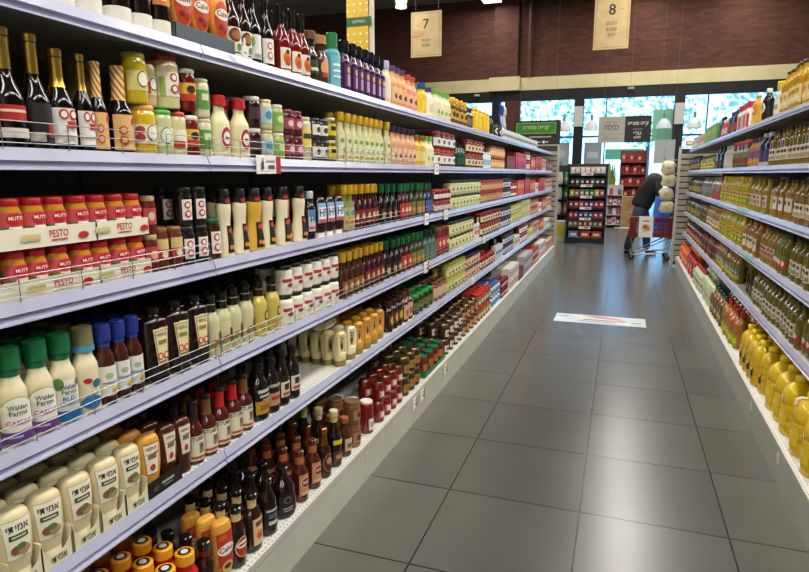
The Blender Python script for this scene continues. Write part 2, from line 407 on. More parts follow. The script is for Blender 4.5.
# --- shelf 2
_foil = lambda lab, hh=.24: Bt(hh, .0345, .0145, .10, .165, .018, 'g#0d0809', 'm#c8a850', lab, neck=(hh-.085, hh-.020, 'm#c4a24a'), cr=.0175)
D['soy_redlabel'] = _foil([('r', 0, .075, .064, .034, '#b3261c'), ('r', 0, .08, .05, .006, '#f0d0b0'), ('r', 0, .035, .06, .02, '#e6ded2')], .25)
D['soy_gold_dark'] = _foil([('r', 0, .06, .062, .086, '#1b1516'), ('r', .022, .045, .016, .03, '#a33028'), ('r', -.01, .03, .03, .02, '#b9b2a8')], .25)
D['soy_gold'] = _foil([('r', 0, .058, .060, .080, '#f2efe8'), ('r', .006, .083, .044, .03, '#e6d9cf'), ('o', -.006, .084, .022, .024, '#bb2c22'), ('o', -.006, .084, .014, .015, '#f2efe8'), ('o', .017, .084, .022, .024, '#bb2c22'), ('o', .017, .084, .014, .015, '#f2efe8'), ('r', .012, .062, .026, .014, '#bb2c22'), ('r', 0, .035, .05, .003, '#9a958c')], .23)
D['check_neck'] = Bt(.22, .0325, .0165, .10, .145, .022, 'g#120c0a', 'check', [('r', 0, .055, .060, .088, '#e8b777'), ('o', -.012, .06, .022, .022, '#c0452c'), ('o', -.012, .06, .014, .014, '#e8b777'), ('o', -.012, .035, .022, .022, '#c0452c'), ('o', -.012, .035, .014, .014, '#e8b777'), ('r', .018, .085, .012, .016, '#c23a28')], neck=(.135, .199, 'check'), cr=.018)
D['gold_lid_jar'] = Jr(.235, .05, .02, 'g#7a6a2e', 'm#b09a50', [('r', 0, .11, .08, .09, '#8d7a34')])
SHD = lambda c: [('o', 0, .062, .034, .046, '#2c3440'), ('o', 0, .062, .030, .041, '#f6f2e4')]
D['must_orange'] = Jr(.131, .036, .014, 'g#d9b31c', 'p#e0a44a', [('r', 0, .055, .066, .05, '#efe6c2'), ('o', -.018, .066, .02, .02, '#a83a3a'), ('o', -.018, .046, .02, .02, '#a83a3a'), ('o', .012, .058, .032, .044, '#2c3440'), ('o', .012, .058, .028, .039, '#f6f2e4')])
D['must_green'] = Jr(.125, .029, .013, 'g#c9cf9a', 'p#4fae3c', [('r', 0, .052, .052, .05, '#dfe6c4')]+[('o', 0, .055, .034, .046, '#3a5a40'), ('o', 0, .055, .03, .041, '#e8f0da')])
D['must_red'] = Jr(.125, .029, .013, 'g#ddd29c', 'p#b5382c', [('r', 0, .05, .052, .052, '#e4dcb4'), ('o', 0, .058, .034, .034, '#f3edda'), ('r', -.008, .034, .03, .018, '#b8302a')])
D['salsa_white'] = Jr(.12, .0265, .013, 'g#6d170d', 'p#e6e2da', [('r', 0, .055, .05, .05, '#e2b53a'), ('r', 0, .04, .05, .018, '#c43a20'), ('o', 0, .062, .026, .022, '#3a2018')])
D['horse_green'] = Jr(.116, .0275, .011, 'g#ded8b4', 'p#cfcfa8', [('r', 0, .055, .046, .055, '#5d9a3c'), ('r', 0, .062, .022, .02, '#d7e4b4')])
D['must_olive'] = Jr(.132, .034, .014, 'g#cdb028', 'p#a89a3c', [('r', 0, .06, .062, .05, '#d8cc7a'), ('o', .006, .064, .034, .042, '#3a4030'), ('o', .006, .064, .029, .036, '#f0ecd0')])
D['must_small_red'] = Jr(.125, .028, .013, 'g#cfc08c', 'p#8c2e24', [('r', 0, .055, .05, .05, '#d8cfa8'), ('o', .006, .06, .026, .034, '#3a3a3a'), ('o', .006, .06, .022, .029, '#efe9d4'), ('r', -.014, .05, .018, .03, '#a8322a')])
D['must_big'] = Jr(.145, .038, .016, 'g#ddd0a0', 'p#b33a30', [('r', 0, .066, .070, .066, '#eee6d4'), ('o', .004, .085, .024, .024, '#b02a24'), ('o', .004, .085, .015, .015, '#eee6d4'), ('o', .004, .054, .024, .024, '#b02a24'), ('o', .004, .054, .015, .015, '#eee6d4'), ('r', .026, .06, .012, .03, '#c23428'), ('r', -.026, .06, .010, .05, '#9ab04a')])
D['mayo_red'] = Bt(.195, .039, .02, .105, .15, .032, 'p#e6dcae', 'p#c4232a', [('o', .004, .064, .05, .076, '#f1ece0'), ('o', .004, .064, .044, .068, '#b32430'), ('o', .004, .064, .030, .040, '#f2ece0'), ('r', .004, .064, .018, .006, '#7a1a24')], e=.7, cr=.023)
D['blue_tall'] = Jr(.25, .034, .016, '#ddd9c2', 'p#cabf9a', [('r', 0, .19, .06, .07, '#7fb0c8'), ('o', 0, .19, .03, .03, '#eef2ee')])
D['maroon_jar'] = Jr(.106, .031, .014, 'g#2f1212', 'p#d9d3ca', [('r', 0, .05, .052, .04, '#4a2530')])
D['blue_jar'] = Jr(.105, .030, .012, 'g#d8d0a4', 'p#d4c690', [('r', 0, .048, .052, .05, '#b8d4dc'), ('o', 0, .05, .028, .03, '#4f92b4')])
D['green_jar'] = Jr(.1, .030, .012, 'g#b8c07c', 'p#e0dccc', [('r', 0, .046, .052, .05, '#7db04c'), ('o', 0, .048, .028, .026, '#d6e2b0')])
D['beet_jar'] = Jr(.095, .030, .012, 'g#5c1420', 'p#7a3040', [('r', 0, .044, .05, .04, '#a8485a'), ('o', 0, .044, .026, .024, '#e9d2cc')])
D['cream_big'] = Jr(.175, .036, .014, 'g#d9d2a8', 'p#c8bf90', [('r', 0, .09, .06, .07, '#e8d45c'), ('r', 0, .1, .04, .02, '#3a3a34')])
D['black_white_jar'] = Jr(.088, .029, .011, 'g#3a322c', 'p#2a2622', [('r', 0, .042, .05, .042, '#e9e6dc'), ('o', 0, .042, .024, .024, '#3a3a3a')])
D['yellow_black_jar'] = Jr(.095, .030, .012, 'g#5a4a1a', 'p#ded4a0', [('r', 0, .045, .052, .05, '#e2c52a'), ('r', 0, .05, .036, .018, '#1e1e1a')])
D['dress_yellow'] = Bt(.225, .0275, .018, .12, .165, .04, 'p#ccc890', 'p#e0b52a', [('r', 0, .07, .046, .11, '#dcdcae'), ('o', -.005, .1, .022, .02, '#7a9a44'), ('o', .006, .06, .024, .022, '#8fae54'), ('o', -.004, .03, .02, .018, '#d0a83a')], e=.8, cr=.021)
D['pink_dark'] = Bt(.215, .034, .02, .115, .165, .035, 'p#d9a27a', 'p#3c2c40', [('r', 0, .06, .05, .07, '#ecc6a2'), ('o', 0, .055, .026, .026, '#4a342a')], e=.85, cr=.023)
D['yellow_dress'] = Bt(.19, .033, .02, .12, .15, .03, 'p#ddb83a', 'p#a8702a', [('r', 0, .06, .05, .06, '#ead38a')], cr=.023)
D['redlid_white'] = Jr(.12, .052, .02, 'g#7a2a1c', 'p#b0342c', [('r', 0, .05, .085, .055, '#ecebe4'), ('o', 0, .05, .03, .03, '#4a5a80')])
D['redlid_beige'] = Jr(.115, .05, .02, 'g#6a2618', 'p#b0362c', [('r', 0, .048, .08, .05, '#e4d3ae'), ('o', 0, .048, .04, .03, '#8a3a26')])
D['white_blue_tub'] = Jr(.15, .05, .02, '#dfe8e8', 'p#c8e0e8', [('r', 0, .06, .07, .05, '#8cc0d4')])
D['orange_tub'] = Jr(.11, .05, .018, '#cf8a50', 'p#70402a', [('r', 0, .045, .08, .045, '#e6c496')])
D['dark_carton'] = Ct(.082, .06, .15, '#5e2020', [('r', 0, .08, .07, .06, '#8a3a34')])
D['red_carton'] = Ct(.084, .06, .205, '#b3241c', [('r', 0, .13, .07, .05, '#d8503c'), ('r', 0, .05, .06, .03, '#8a1814')])
D['beige_carton'] = Ct(.084, .06, .185, '#d9b890', [('r', 0, .14, .092, .05, '#b8402c'), ('o', 0, .07, .06, .05, '#8c5a34')])
D['brown_carton'] = Ct(.084, .06, .17, '#7a2c1e', [('r', 0, .09, .07, .06, '#c87a48')])
# --- shelf 3
D['pesto'] = Jr(.105, .0268, .017, 'g#c98a24', 'p#c01c22', [('r', 0, .052, .05, .046, '#d6525a'), ('r', .006, .037, .026, .016, '#f5f1ea'), ('r', -.016, .034, .014, .022, '#6a7a2e'), ('o', .006, .062, .034, .024, '#c2222a'), ('t', 'MUTTI', .006, .063, .0075, '#f7efe6', .026), ('t', 'Pesto', .006, .037, .009, '#a8323a', .024)], sh=.016)
D['maroon_small'] = Jr(.105, .027, .014, 'g#6a2422', 'p#b9a67a', [('r', 0, .05, .046, .045, '#b84a50'), ('o', 0, .05, .024, .024, '#e0b8a8')])
D['rust_jar'] = Jr(.12, .0255, .012, 'g#6a3420', 'p#8a5a34', [('r', 0, .075, .042, .03, '#d9c07a'), ('r', 0, .045, .042, .03, '#c2433a'), ('o', 0, .045, .02, .02, '#f2e8d8')])
D['rust_tall'] = Jr(.205, .036, .016, 'g#7a2a22', 'p#a4724a', [('r', 0, .09, .06, .08, '#b5453a'), ('o', 0, .09, .036, .04, '#e2b8a0')])
D['black_ring_jar'] = Jr(.115, .031, .014, 'g#1f1512', 'p#1a1816', [('r', 0, .05, .034, .06, '#efe9e2'), ('o', 0, .064, .022, .022, '#bb2c2c'), ('o', 0, .064, .013, .013, '#efe9e2'), ('o', 0, .038, .022, .022, '#bb2c2c'), ('o', 0, .038, .013, .013, '#efe9e2')])
D['green_lid_ring'] = Jr(.13, .033, .015, 'g#3a1a10', 'p#1c5a38', [('r', 0, .055, .04, .07, '#f0e9e2'), ('o', 0, .072, .026, .026, '#c03440'), ('o', 0, .072, .016, .016, '#f0e9e2'), ('o', 0, .040, .026, .026, '#c03440'), ('o', 0, .040, .016, .016, '#f0e9e2')])
def curvy(col):
    pts = [(.036, 0), (.040, .006), (.041, .03), (.036, .065), (.030, .095), (.029, .115), (.032, .14), (.034, .16), (.031, .178), (.026, .19), (.022, .195)]
    p = [(0, .001)]+smooth_prof(pts)+[(0, .195)]
    parts = [('body', [('L', p, col, .72, 2)]), ('cap', [('L', capp(.0255, .194, .222), 'p#16130f', .9, 2)]),
             ('neck_band', [('L', [(.0315, .172), (.0315, .194), (.027, .1945)], '#2a1512', .74, 2), ('P', [(.0315, .172), (.0315, .194), (.03, .1945)], .74, 2, [('o', 0, .183, .024, .014, '#b5302c')])]),
             ('label', [('P', p[1:], .72, 2, [('k', .010, .058, .036, .09, '#1c1713', 1.35), ('o', .010, .086, .026, .018, '#c0342e'), ('o', .002, .032, .018, .016, '#c8843a'), ('o', .018, .03, .018, .016, '#d8a060')])])]
    return dict(parts=parts, h=.222, r=.0295, w=.041)
D['curvy_cream'] = curvy('p#ece2be'); D['curvy_yellow'] = curvy('p#dcae3c'); D['curvy_orange'] = curvy('p#d98a34')
_hp = [(.024, .02), (.030, .026), (.034, .05), (.034, .12), (.031, .15), (.022, .168), (.01, .173)]
HPL = [('r', 0, .105, .056, .085, '#8fb4d8'), ('r', 0, .105, .05, .05, '#f2f4f6'), ('t', 'HP', 0, .107, .034, '#243a78', .044), ('r', 0, .071, .05, .012, '#d4505a')]
D['hp'] = Sq(_hp, .66, 'g#2a120c', .02, .026, 'p#efece6', HPL)
D['hp_blue'] = Bt(.20, .028, .016, .13, .16, .03, 'g#1d1210', 'p#d7dce2', [('r', 0, .08, .046, .09, '#c9d3dc'), ('r', 0, .11, .044, .03, '#5a86b8'), ('t', 'HP', 0, .085, .024, '#2a3c74', .034), ('r', 0, .05, .044, .01, '#d4505a')], cr=.018, e=.8)
def ycap(body, cap, lab, h=.22, r=.0285): return Bt(h, r, .017, .11, .155, .045, body, cap, lab, cr=.0195, e=.85)
D['colour_yellow'] = ycap('p#7a7a40', 'p#e0b024', [('r', 0, .065, .046, .1, '#b8b46a'), ('o', 0, .09, .03, .024, '#4a88b0'), ('o', 0, .05, .03, .03, '#cf8a2c')])
D['wine_yellow'] = ycap('g#3a0f14', 'p#dcae26', [('r', 0, .06, .044, .07, '#7c2430'), ('o', 0, .065, .026, .03, '#d6b070')])
D['brown_yellow'] = ycap('g#42200f', 'p#dfb12a', [('r', 0, .055, .044, .06, '#8a5a28'), ('o', 0, .055, .026, .03, '#d8b47a')])
D['soy_green'] = ycap('g#17130f', 'p#1c6a40', [('r', 0, .055, .044, .06, '#3a3026'), ('r', 0, .05, .03, .03, '#d0a878')], h=.215, r=.033)
D['red_green'] = ycap('g#3a1410', 'p#1f7a44', [('r', 0, .06, .05, .08, '#b83a3a'), ('o', 0, .06, .026, .03, '#e8c8b0')], h=.215, r=.032)
D['olive_green'] = ycap('g#3a3a1c', 'p#1f7a44', [('r', 0, .06, .05, .08, '#7a7a3a'), ('r', 0, .05, .036, .03, '#d98a34')], h=.215, r=.032)
D['blue_green'] = ycap('g#20283a', 'p#1f6a44', [('r', 0, .06, .05, .08, '#4a5aa0')], h=.21, r=.033)
D['teal_pack'] = ycap('p#3c5a50', 'p#1a3a2e', [('r', 0, .06, .05, .1, '#5e7a6e')], h=.215, r=.035)
D['redlid_small'] = Jr(.08, .033, .014, 'g#6a1c16', 'p#b02a28', [('r', 0, .034, .05, .03, '#ead8cc')])
D['cream_greenband'] = Jr(.11, .047, .02, 'g#d0cc96', 'p#2c4a2a', [('r', 0, .045, .08, .045, '#e0dcb0'), ('o', 0, .045, .03, .03, '#6a8a4a')])
D['redband_jar'] = Jr(.105, .045, .02, 'g#a0633c', 'p#a8302c', [('r', 0, .042, .075, .045, '#d0a078')])
D['navy_jar'] = Jr(.11, .045, .018, 'g#2a2a34', 'p#4a2a30', [('r', 0, .045, .075, .05, '#cfd0d8'), ('o', 0, .045, .03, .03, '#34406a')])
D['orange_carton'] = Ct(.084, .06, .19, '#c8502c', [('r', 0, .12, .07, .05, '#e8a04a')])
D['redyellow_carton'] = Ct(.084, .06, .185, '#b52c20', [('r', 0, .1, .07, .09, '#e4bb50')])
# --- shelf 4
def walden(decos, body='g#e0d6b2', cap='p#15693f'):
    return Bt(.218, .0305, .0195, .115, .152, .047, body, cap, decos, cr=.0245, neck=(.155, .174, cap))
D['caesar'] = walden([('o', 0, .088, .058, .05, '#b9bf62'), ('r', 0, .05, .056, .086, '#eeebdf'), ('o', 0, .09, .05, .04, '#eeebdf'), ('t', 'Walden', 0, .089, .011, '#3c4a40', .036), ('t', 'Farms', 0, .077, .011, '#3c4a40', .032), ('t', 'CAESAR', 0, .056, .010, '#a44a96', .044), ('r', 0, .022, .056, .026, '#6a4290'), ('r', -.012, .024, .03, .005, '#c4b0d4')])
D['bleu'] = walden([('r', 0, .062, .056, .09, '#ece9de'), ('o', -.02, .1, .02, .03, '#5a8a50'), ('o', .022, .1, .014, .018, '#4a7a4a'), ('t', 'Walden', 0, .092, .011, '#3c4a40', .036), ('t', 'Farms', 0, .080, .011, '#3c4a40', .032), ('t', 'BLEU', 0, .064, .010, '#2a70b0', .034), ('t', 'CHEESE', 0, .051, .010, '#2a70b0', .040), ('r', 0, .022, .056, .026, '#1e6cab')])
D['ranch'] = walden([('o', -.006, .085, .02, .014, '#b3302e'), ('o', .014, .076, .022, .02, '#2e6a80'), ('o', 0, .03, .046, .034, '#2f7ab8'), ('r', 0, .055, .03, .01, '#c9d8c0')], 'g#e4dab6', 'p#7d7a52')
D['ranch']['parts'].append(('neck_label', [('L', [(.0258, .1565), (.0262, .172)], '#4a9ac0', 1, 2)]))
D['balsamic'] = Bt(.21, .0265, .016, .115, .152, .045, 'g#431d12', 'p#2c3f9a', [('r', 0, .064, .050, .078, '#e3e2da'), ('o', 0, .078, .022, .016, '#a8b89c'), ('o', .012, .038, .02, .014, '#d0a83c'), ('r', 0, .06, .034, .004, '#7a86a0')], cr=.0215, neck=(.152, .166, 'p#2c3f9a'))
D['keystone'] = Bt(.215, .0465, .018, .176, .197, .016, 'g#1d0d09', 'p#17110f', [('k', .006, .105, .056, .105, '#ead9a0', .62), ('o', .006, .148, .048, .024, '#ead9a0'), ('k', .006, .105, .048, .094, '#5a5a2a', .62), ('k', .006, .106, .044, .088, '#ecdcaa', .62), ('t', 'HEINZ', .006, .140, .010, '#4a4a24', .036), ('r', .006, .118, .028, .012, '#8a8040'), ('o', -.004, .078, .018, .022, '#c02c2c'), ('o', -.004, .078, .011, .014, '#ecdcaa'), ('o', .014, .078, .018, .022, '#c02c2c'), ('o', .014, .078, .011, .014, '#ecdcaa'), ], e=.62, n=2.6)
D['pale_dress'] = Bt(.205, .029, .017, .115, .155, .03, 'g#cdc99e', 'g#16140f', [('o', -.002, .05, .026, .02, '#b8603a'), ('o', -.010, .042, .02, .016, '#7a8a3a'), ('r', .018, .058, .014, .05, '#2a2a22')], cr=.0185, neck=(.148, .172, 'g#1c1a16'))
D['lemon_dress'] = Bt(.205, .030, .017, .115, .155, .03, 'g#cdbb5e', 'g#16140f', [('r', .014, .075, .026, .032, '#20201c'), ('r', .014, .075, .018, .022, '#d8c870'), ('o', -.006, .035, .03, .016, '#c08a2e')], cr=.0185, neck=(.148, .172, 'g#1c1a16'))
D['mayo_jar'] = Jr(.116, .037, .016, 'p#ece8d6', 'p#27221c', [('r', 0, .05, .06, .045, '#f0ece2'), ('r', -.004, .058, .04, .014, '#b8323a'), ('o', .006, .04, .03, .016, '#8a4a3a')], lr=.032)
D['lime_carton'] = Ct(.092, .07, .12, '#d2cf8a', [('r', 0, .06, .08, .06, '#a8b05a')])
D['white_pinkcarton'] = Ct(.084, .06, .14, '#e4dcd2', [('r', 0, .07, .092, .035, '#c8646a'), ('r', 0, .11, .05, .02, '#8a7a6a')])
# --- shelf 5
_hell = [(.030, .034), (.031, .04), (.0375, .075), (.040, .12), (.039, .15), (.034, .168), (.022, .176), (.008, .177)]
def hell(body, cap, wd):
    return Sq(_hell, .72, body, .034, .031, cap, [('k', 0, .113, .060, .094, '#b9b49a', .80), ('k', 0, .113, .057, .090, '#eee9cf', .80), ('t', wd, 0, .141, .015, '#2a3040', .044), ('r', 0, .121, .038, .012, '#3a4434'), ('r', 0, .121, .028, .004, '#d6d2b8'), ('o', -.007, .09, .022, .022, '#8a5a40'), ('o', .008, .087, .024, .024, '#b08a6a'), ('o', .002, .097, .02, .016, '#5a7a40')])
D['hell'] = hell('p#dccfa4', 'p#e4dab6', '\u05d0\u05de\u05d9\u05ea\u05d9')
HZ = lambda c: [('k', 0, .11, .052, .094, '#8a6a3a', .66), ('k', 0, .11, .048, .088, c, .66), ('t', 'HEINZ', 0, .142, .0085, '#5a3a24', .036), ('r', 0, .118, .026, .014, '#7a6a50'), ('o', 0, .085, .016, .02, '#b03a2a')]
D['hell_orange'] = Sq(_hell, .66, 'p#d99a3c', .034, .031, 'p#c88a30', HZ('#efe4cc'))
D['hell_brown'] = Sq(_hell, .66, 'g#4a2012', .034, .031, 'p#3a1a10', HZ('#e9dfd0'))
def stubb(neck, txt=True): 
    return Bt(.205, .0335, .0165, .105, .145, .014, 'g#4c170c', 'p#22140f', [('r', 0, .055, .062, .082, '#e3ddc2'), ('t', "STUBB'S", 0, .087, .014, '#26241f', .056), ('r', .010, .055, .018, .034, '#8a8268'), ('o', .010, .062, .012, .014, '#5a4a38'), ('r', 0, .026, .05, .008, '#b0503c')], neck=(.138, .191, neck), cr=.0195)
D['stubb'] = stubb('p#bd201c'); D['stubb_tan'] = stubb('p#7a5228'); D['stubb_plum'] = stubb('p#2c1a22')
D['black_gold'] = Bt(.215, .0405, .018, .13, .175, .025, 'g#140d0b', 'p#14110f', [('r', 0, .052, .074, .05, '#c28e22'), ('r', 0, .052, .05, .02, '#8a6418'), ('r', 0, .115, .06, .012, '#c9c4ba'), ('r', 0, .096, .05, .010, '#b9b4aa'), ('r', .004, .082, .04, .006, '#a9a49a')], e=.8)
D['black_red'] = Bt(.215, .034, .017, .13, .175, .025, 'g#160d0b', 'p#14110f', [('r', 0, .055, .06, .05, '#b8906a'), ('r', 0, .06, .04, .014, '#a8301c'), ('r', 0, .11, .05, .012, '#a9a49a')], e=.8)
D['dark_cream'] = Bt(.22, .034, .016, .125, .175, .03, 'g#1a0e0a', 'p#14110f', [('r', 0, .068, .052, .062, '#e0d6bc'), ('r', 0, .078, .026, .026, '#3a2418'), ('r', 0, .05, .04, .012, '#a2502e')], e=.8)
def handle(col):
    """squat squeeze bottle with a finger loop through its upper half"""
    c = .098
    ring = [(.0, cos(a)*.0245, c+sin(a)*.052) for a in [i*2*pi/16 for i in range(16)]]
    body = [('L', [(0, .028), (.033, .028), (.035, .034), (.035, .05), (.031, .062), (0, .064)], col, .72, 2.4), ('L', [(0, .138), (.028, .138), (.033, .146), (.031, .158), (.018, .166), (0, .167)], col, .72, 2.4),
            ('B', -.016, -.035, .055, .016, -.017, .15, col), ('B', -.016, .017, .055, .016, .035, .15, col)]
    lab = [('B', -.010, -.017, .060, .0105, .017, .143, '#d9c9a4'), ('F', .0106, [('o', 0, .1, .024, .05, '#5a3020'), ('o', 0, .112, .014, .014, '#c98a3a')])]
    return dict(parts=[('body', body), ('cap', [('L', [(0, 0), (.034, 0), (.034, .026), (.032, .029), (0, .029)], 'p#8a7a44', .75, 2)]), ('label', lab)], h=.167, r=.0255, w=.035)
D['handle_cream'] = handle('p#e4d6a2'); D['handle_white'] = handle('p#ece2bc'); D['handle_orange'] = handle('p#d69a38')
D['choc_jar'] = Bt(.18, .037, .024, .12, .145, .03, 'g#2a140c', 'p#3a1a10', [('r', 0, .07, .05, .07, '#5a3018'), ('o', 0, .07, .034, .05, '#c9a83a')], cr=.027)
D['brown_beige'] = Bt(.19, .038, .02, .12, .15, .03, 'g#5a2a1a', 'p#6a3a2a', [('r', 0, .065, .056, .09, '#d0a890'), ('r', 0, .06, .03, .04, '#a85a48')], cr=.024)
D['green_lid_jar'] = Jr(.13, .044, .02, 'g#2a3018', 'p#2e9a44', [('r', 0, .055, .07, .05, '#5a6a30')])
D['beige_brown_jar'] = Jr(.14, .045, .02, 'g#8a5a40', 'p#6a4030', [('r', 0, .06, .075, .07, '#d2ac90')])
D['lime_jar'] = Jr(.11, .042, .018, 'g#b4b46a', 'p#b8b43a', [('r', 0, .045, .07, .05, '#dcd8a0'), ('o', 0, .045, .03, .03, '#7a7a3a')])
D['navy_lid'] = Jr(.1, .042, .018, 'g#c8a080', 'p#2c3468', [('r', 0, .042, .07, .045, '#dfc0a0'), ('o', 0, .042, .03, .03, '#8a3a34')])
D['blue_carton'] = Ct(.082, .06, .15, '#dcdce0', [('r', 0, .08, .088, .04, '#5a70a8')])
D['choc_carton'] = Ct(.092, .07, .12, '#4a2a22', [('r', 0, .06, .07, .05, '#8a5a44')])
# --- bottom shelf
D['ketchup_yellow'] = Bt(.20, .036, .026, .13, .15, .034, 'p#b3141c', 'p#e8a21e', [('r', 0, .07, .06, .07, '#e4c84a'), ('o', 0, .07, .036, .04, '#b3141c')], cr=.0285)
D['ketchup_yellow']['parts'].append(('cap_emblem', [('L', [(0, .2003), (.019, .2003), (.019, .2009), (0, .2009)], '#2a2420', 1, 2), ('L', [(0, .2010), (.011, .2010), (.011, .2015), (0, .2015)], '#d9d4cc', 1, 2)]))
D['dark_small'] = Bt(.19, .03, .017, .105, .14, .024, 'g#2a100a', 'g#161412', [('r', 0, .05, .05, .05, '#c9b88a'), ('r', 0, .06, .04, .012, '#7a2018')], cr=.02, neck=(.142, .160, '#6a1c14'))
D['calve'] = Sq([(.024, .022), (.030, .03), (.037, .06), (.038, .12), (.037, .175), (.034, .2), (.028, .211), (.012, .214)], .64, 'p#dda03c', .022, .026, 'p#e07818', [('k', 0, .11, .062, .14, '#b83424', .9), ('o', -.01, .165, .03, .02, '#cf5a34'), ('o', 0, .12, .062, .040, '#f6eee4'), ('t', 'Calvé', 0, .122, .02, '#5a2430', .05), ('o', 0, .06, .04, .04, '#d9b860'), ('o', 0, .062, .026, .018, '#4a2418')])
D['bbq_c'] = Bt(.215, .033, .0175, .13, .165, .02, 'g#270f0a', 'g#161412', [('o', 0, .075, .054, .075, '#e3c8a0'), ('o', 0, .075, .048, .068, '#a8301c'), ('o', 0, .085, .046, .026, '#f3e6d4'), ('r', 0, .085, .03, .007, '#6a2018')], cr=.02, neck=(.166, .194, '#d2b878'), e=.8)
D['amber'] = Bt(.215, .038, .018, .13, .165, .02, 'g#2c120a', 'g#161412', [('k', .004, .075, .054, .100, '#d9b488', 1.0), ('k', .004, .075, .048, .093, '#e0bf96', 1.0), ('r', .004, .105, .036, .018, '#6a4020'), ('o', .004, .062, .034, .034, '#cf7a4a'), ('o', .004, .058, .014, .016, '#a83020')], cr=.0205, neck=(.163, .194, '#cdb579'), e=.7)
D['black_slim'] = Bt(.22, .034, .0165, .13, .18, .02, 'g#1c0b08', 'g#141312', [('r', 0, .07, .058, .085, '#1b1b1e'), ('r', 0, .1, .048, .008, '#c4c4c2'), ('r', 0, .078, .036, .018, '#5a5e66'), ('r', 0, .052, .036, .014, '#c9c8c2')], cr=.0195, e=.9)
D['black_broad'] = Bt(.20, .048, .0185, .115, .168, .018, 'g#1a0a07', 'g#141312', [('r', -.006, .056, .074, .08, '#19191b'), ('o', -.016, .076, .028, .028, '#8a8a86'), ('o', -.016, .076, .022, .022, '#19191b'), ('r', -.014, .044, .04, .006, '#9a9a96'), ('r', -.014, .034, .034, .005, '#9a9a96'), ('r', .028, .05, .012, .06, '#a8423a')], cr=.021, e=.85)
D['bbq_ring'] = Bt(.215, .0335, .0175, .12, .165, .024, 'g#4a1a0d', 'g#5a2a16', [('k', 0, .075, .052, .09, '#c88a68', 1.0), ('o', 0, .085, .046, .046, '#e9cfb8'), ('o', 0, .085, .040, .040, '#8a1e1a'), ('t', 'BBQ', 0, .085, .014, '#f2e4d4', .032), ('r', 0, .042, .04, .01, '#e2b48c')], cr=.02, neck=(.160, .191, '#b06438'))
D['copper_gold'] = Bt(.225, .034, .0165, .115, .165, .022, 'g#24120b', 'm#b87a4a', [('o', 0, .07, .056, .09, '#8a5a34'), ('o', 0, .07, .046, .076, '#4a2a1a'), ('o', 0, .08, .03, .03, '#b9906a')], cr=.019, neck=(.150, .203, 'm#b47848'))
D['creamcap'] = Bt(.265, .034, .0155, .14, .2, .03, 'g#1a120d', 'p#e3d59a', [('r', 0, .05, .056, .05, '#5a3a20'), ('r', 0, .05, .04, .02, '#b08a5a'), ('r', 0, .12, .056, .022, '#d9c23a')], cr=.020, neck=(.21, .234, '#cfb873'))
D['brown_beige_short'] = Bt(.19, .032, .017, .105, .15, .03, 'g#4a2414', 'p#a85a2e', [('r', 0, .06, .05, .06, '#cdb792'), ('r', 0, .055, .036, .022, '#6a5a3a')], cr=.02)
D['caramel_jar'] = Jr(.115, .041, .014, 'g#7c5432', 'p#7a5a3c', [('r', 0, .05, .06, .05, '#a07a58'), ('o', 0, .05, .03, .03, '#5a2a1c')])
D['red_tall'] = Jr(.17, .037, .014, 'g#7c180e', 'p#e6e0d6', [('r', -.006, .05, .034, .06, '#e8e2da'), ('r', -.006, .05, .02, .03, '#b9b2a8'), ('r', .022, .06, .014, .05, '#c4622a')])
D['red_small'] = Jr(.112, .034, .014, 'g#72190f', 'm#c98a6a', [('r', 0, .045, .05, .04, '#c96a74'), ('r', -.006, .046, .024, .028, '#ead8d0')])
D['olive_jar'] = Jr(.12, .042, .014, 'g#3c2c14', 'm#c9b27a', [('r', 0, .05, .06, .05, '#8a8a3a'), ('o', 0, .05, .036, .036, '#b04a2c')])
D['green_lid_red'] = Jr(.13, .042, .018, 'g#6a1c10', 'p#16643c', [('r', 0, .05, .06, .05, '#9a7a34'), ('o', 0, .05, .03, .03, '#b03a24')])
D['brown_white_jar'] = Jr(.115, .044, .014, 'g#4a2616', 'm#c4b48c', [('r', 0, .048, .06, .05, '#dcd6c4'), ('r', 0, .048, .03, .02, '#7a5a44')])
D['brown_gold_jar'] = Jr(.12, .045, .014, 'g#57301c', 'm#c9a86a', [('r', 0, .05, .06, .06, '#c09470'), ('r', 0, .05, .03, .02, '#7a3a2c')])
D['redlid_big'] = Jr(.125, .048, .022, 'g#a04a34', 'p#c42e2a', [('r', 0, .05, .08, .05, '#7f9a4a'), ('o', 0, .05, .04, .034, '#ead2bc')])
D['blue_tub'] = Jr(.11, .05, .016, '#d6dee8', 'p#3a5a9a', [('r', 0, .045, .08, .045, '#5a80b4')])
D['white_box'] = Ct(.115, .1, .125, '#dfd6cc', [('r', 0, .06, .07, .06, '#6a4438'), ('r', 0, .06, .04, .03, '#c89a84')])
D['grey_box'] = Ct(.115, .1, .125, '#b8b4b4', [('r', 0, .06, .07, .06, '#3a3a48')])
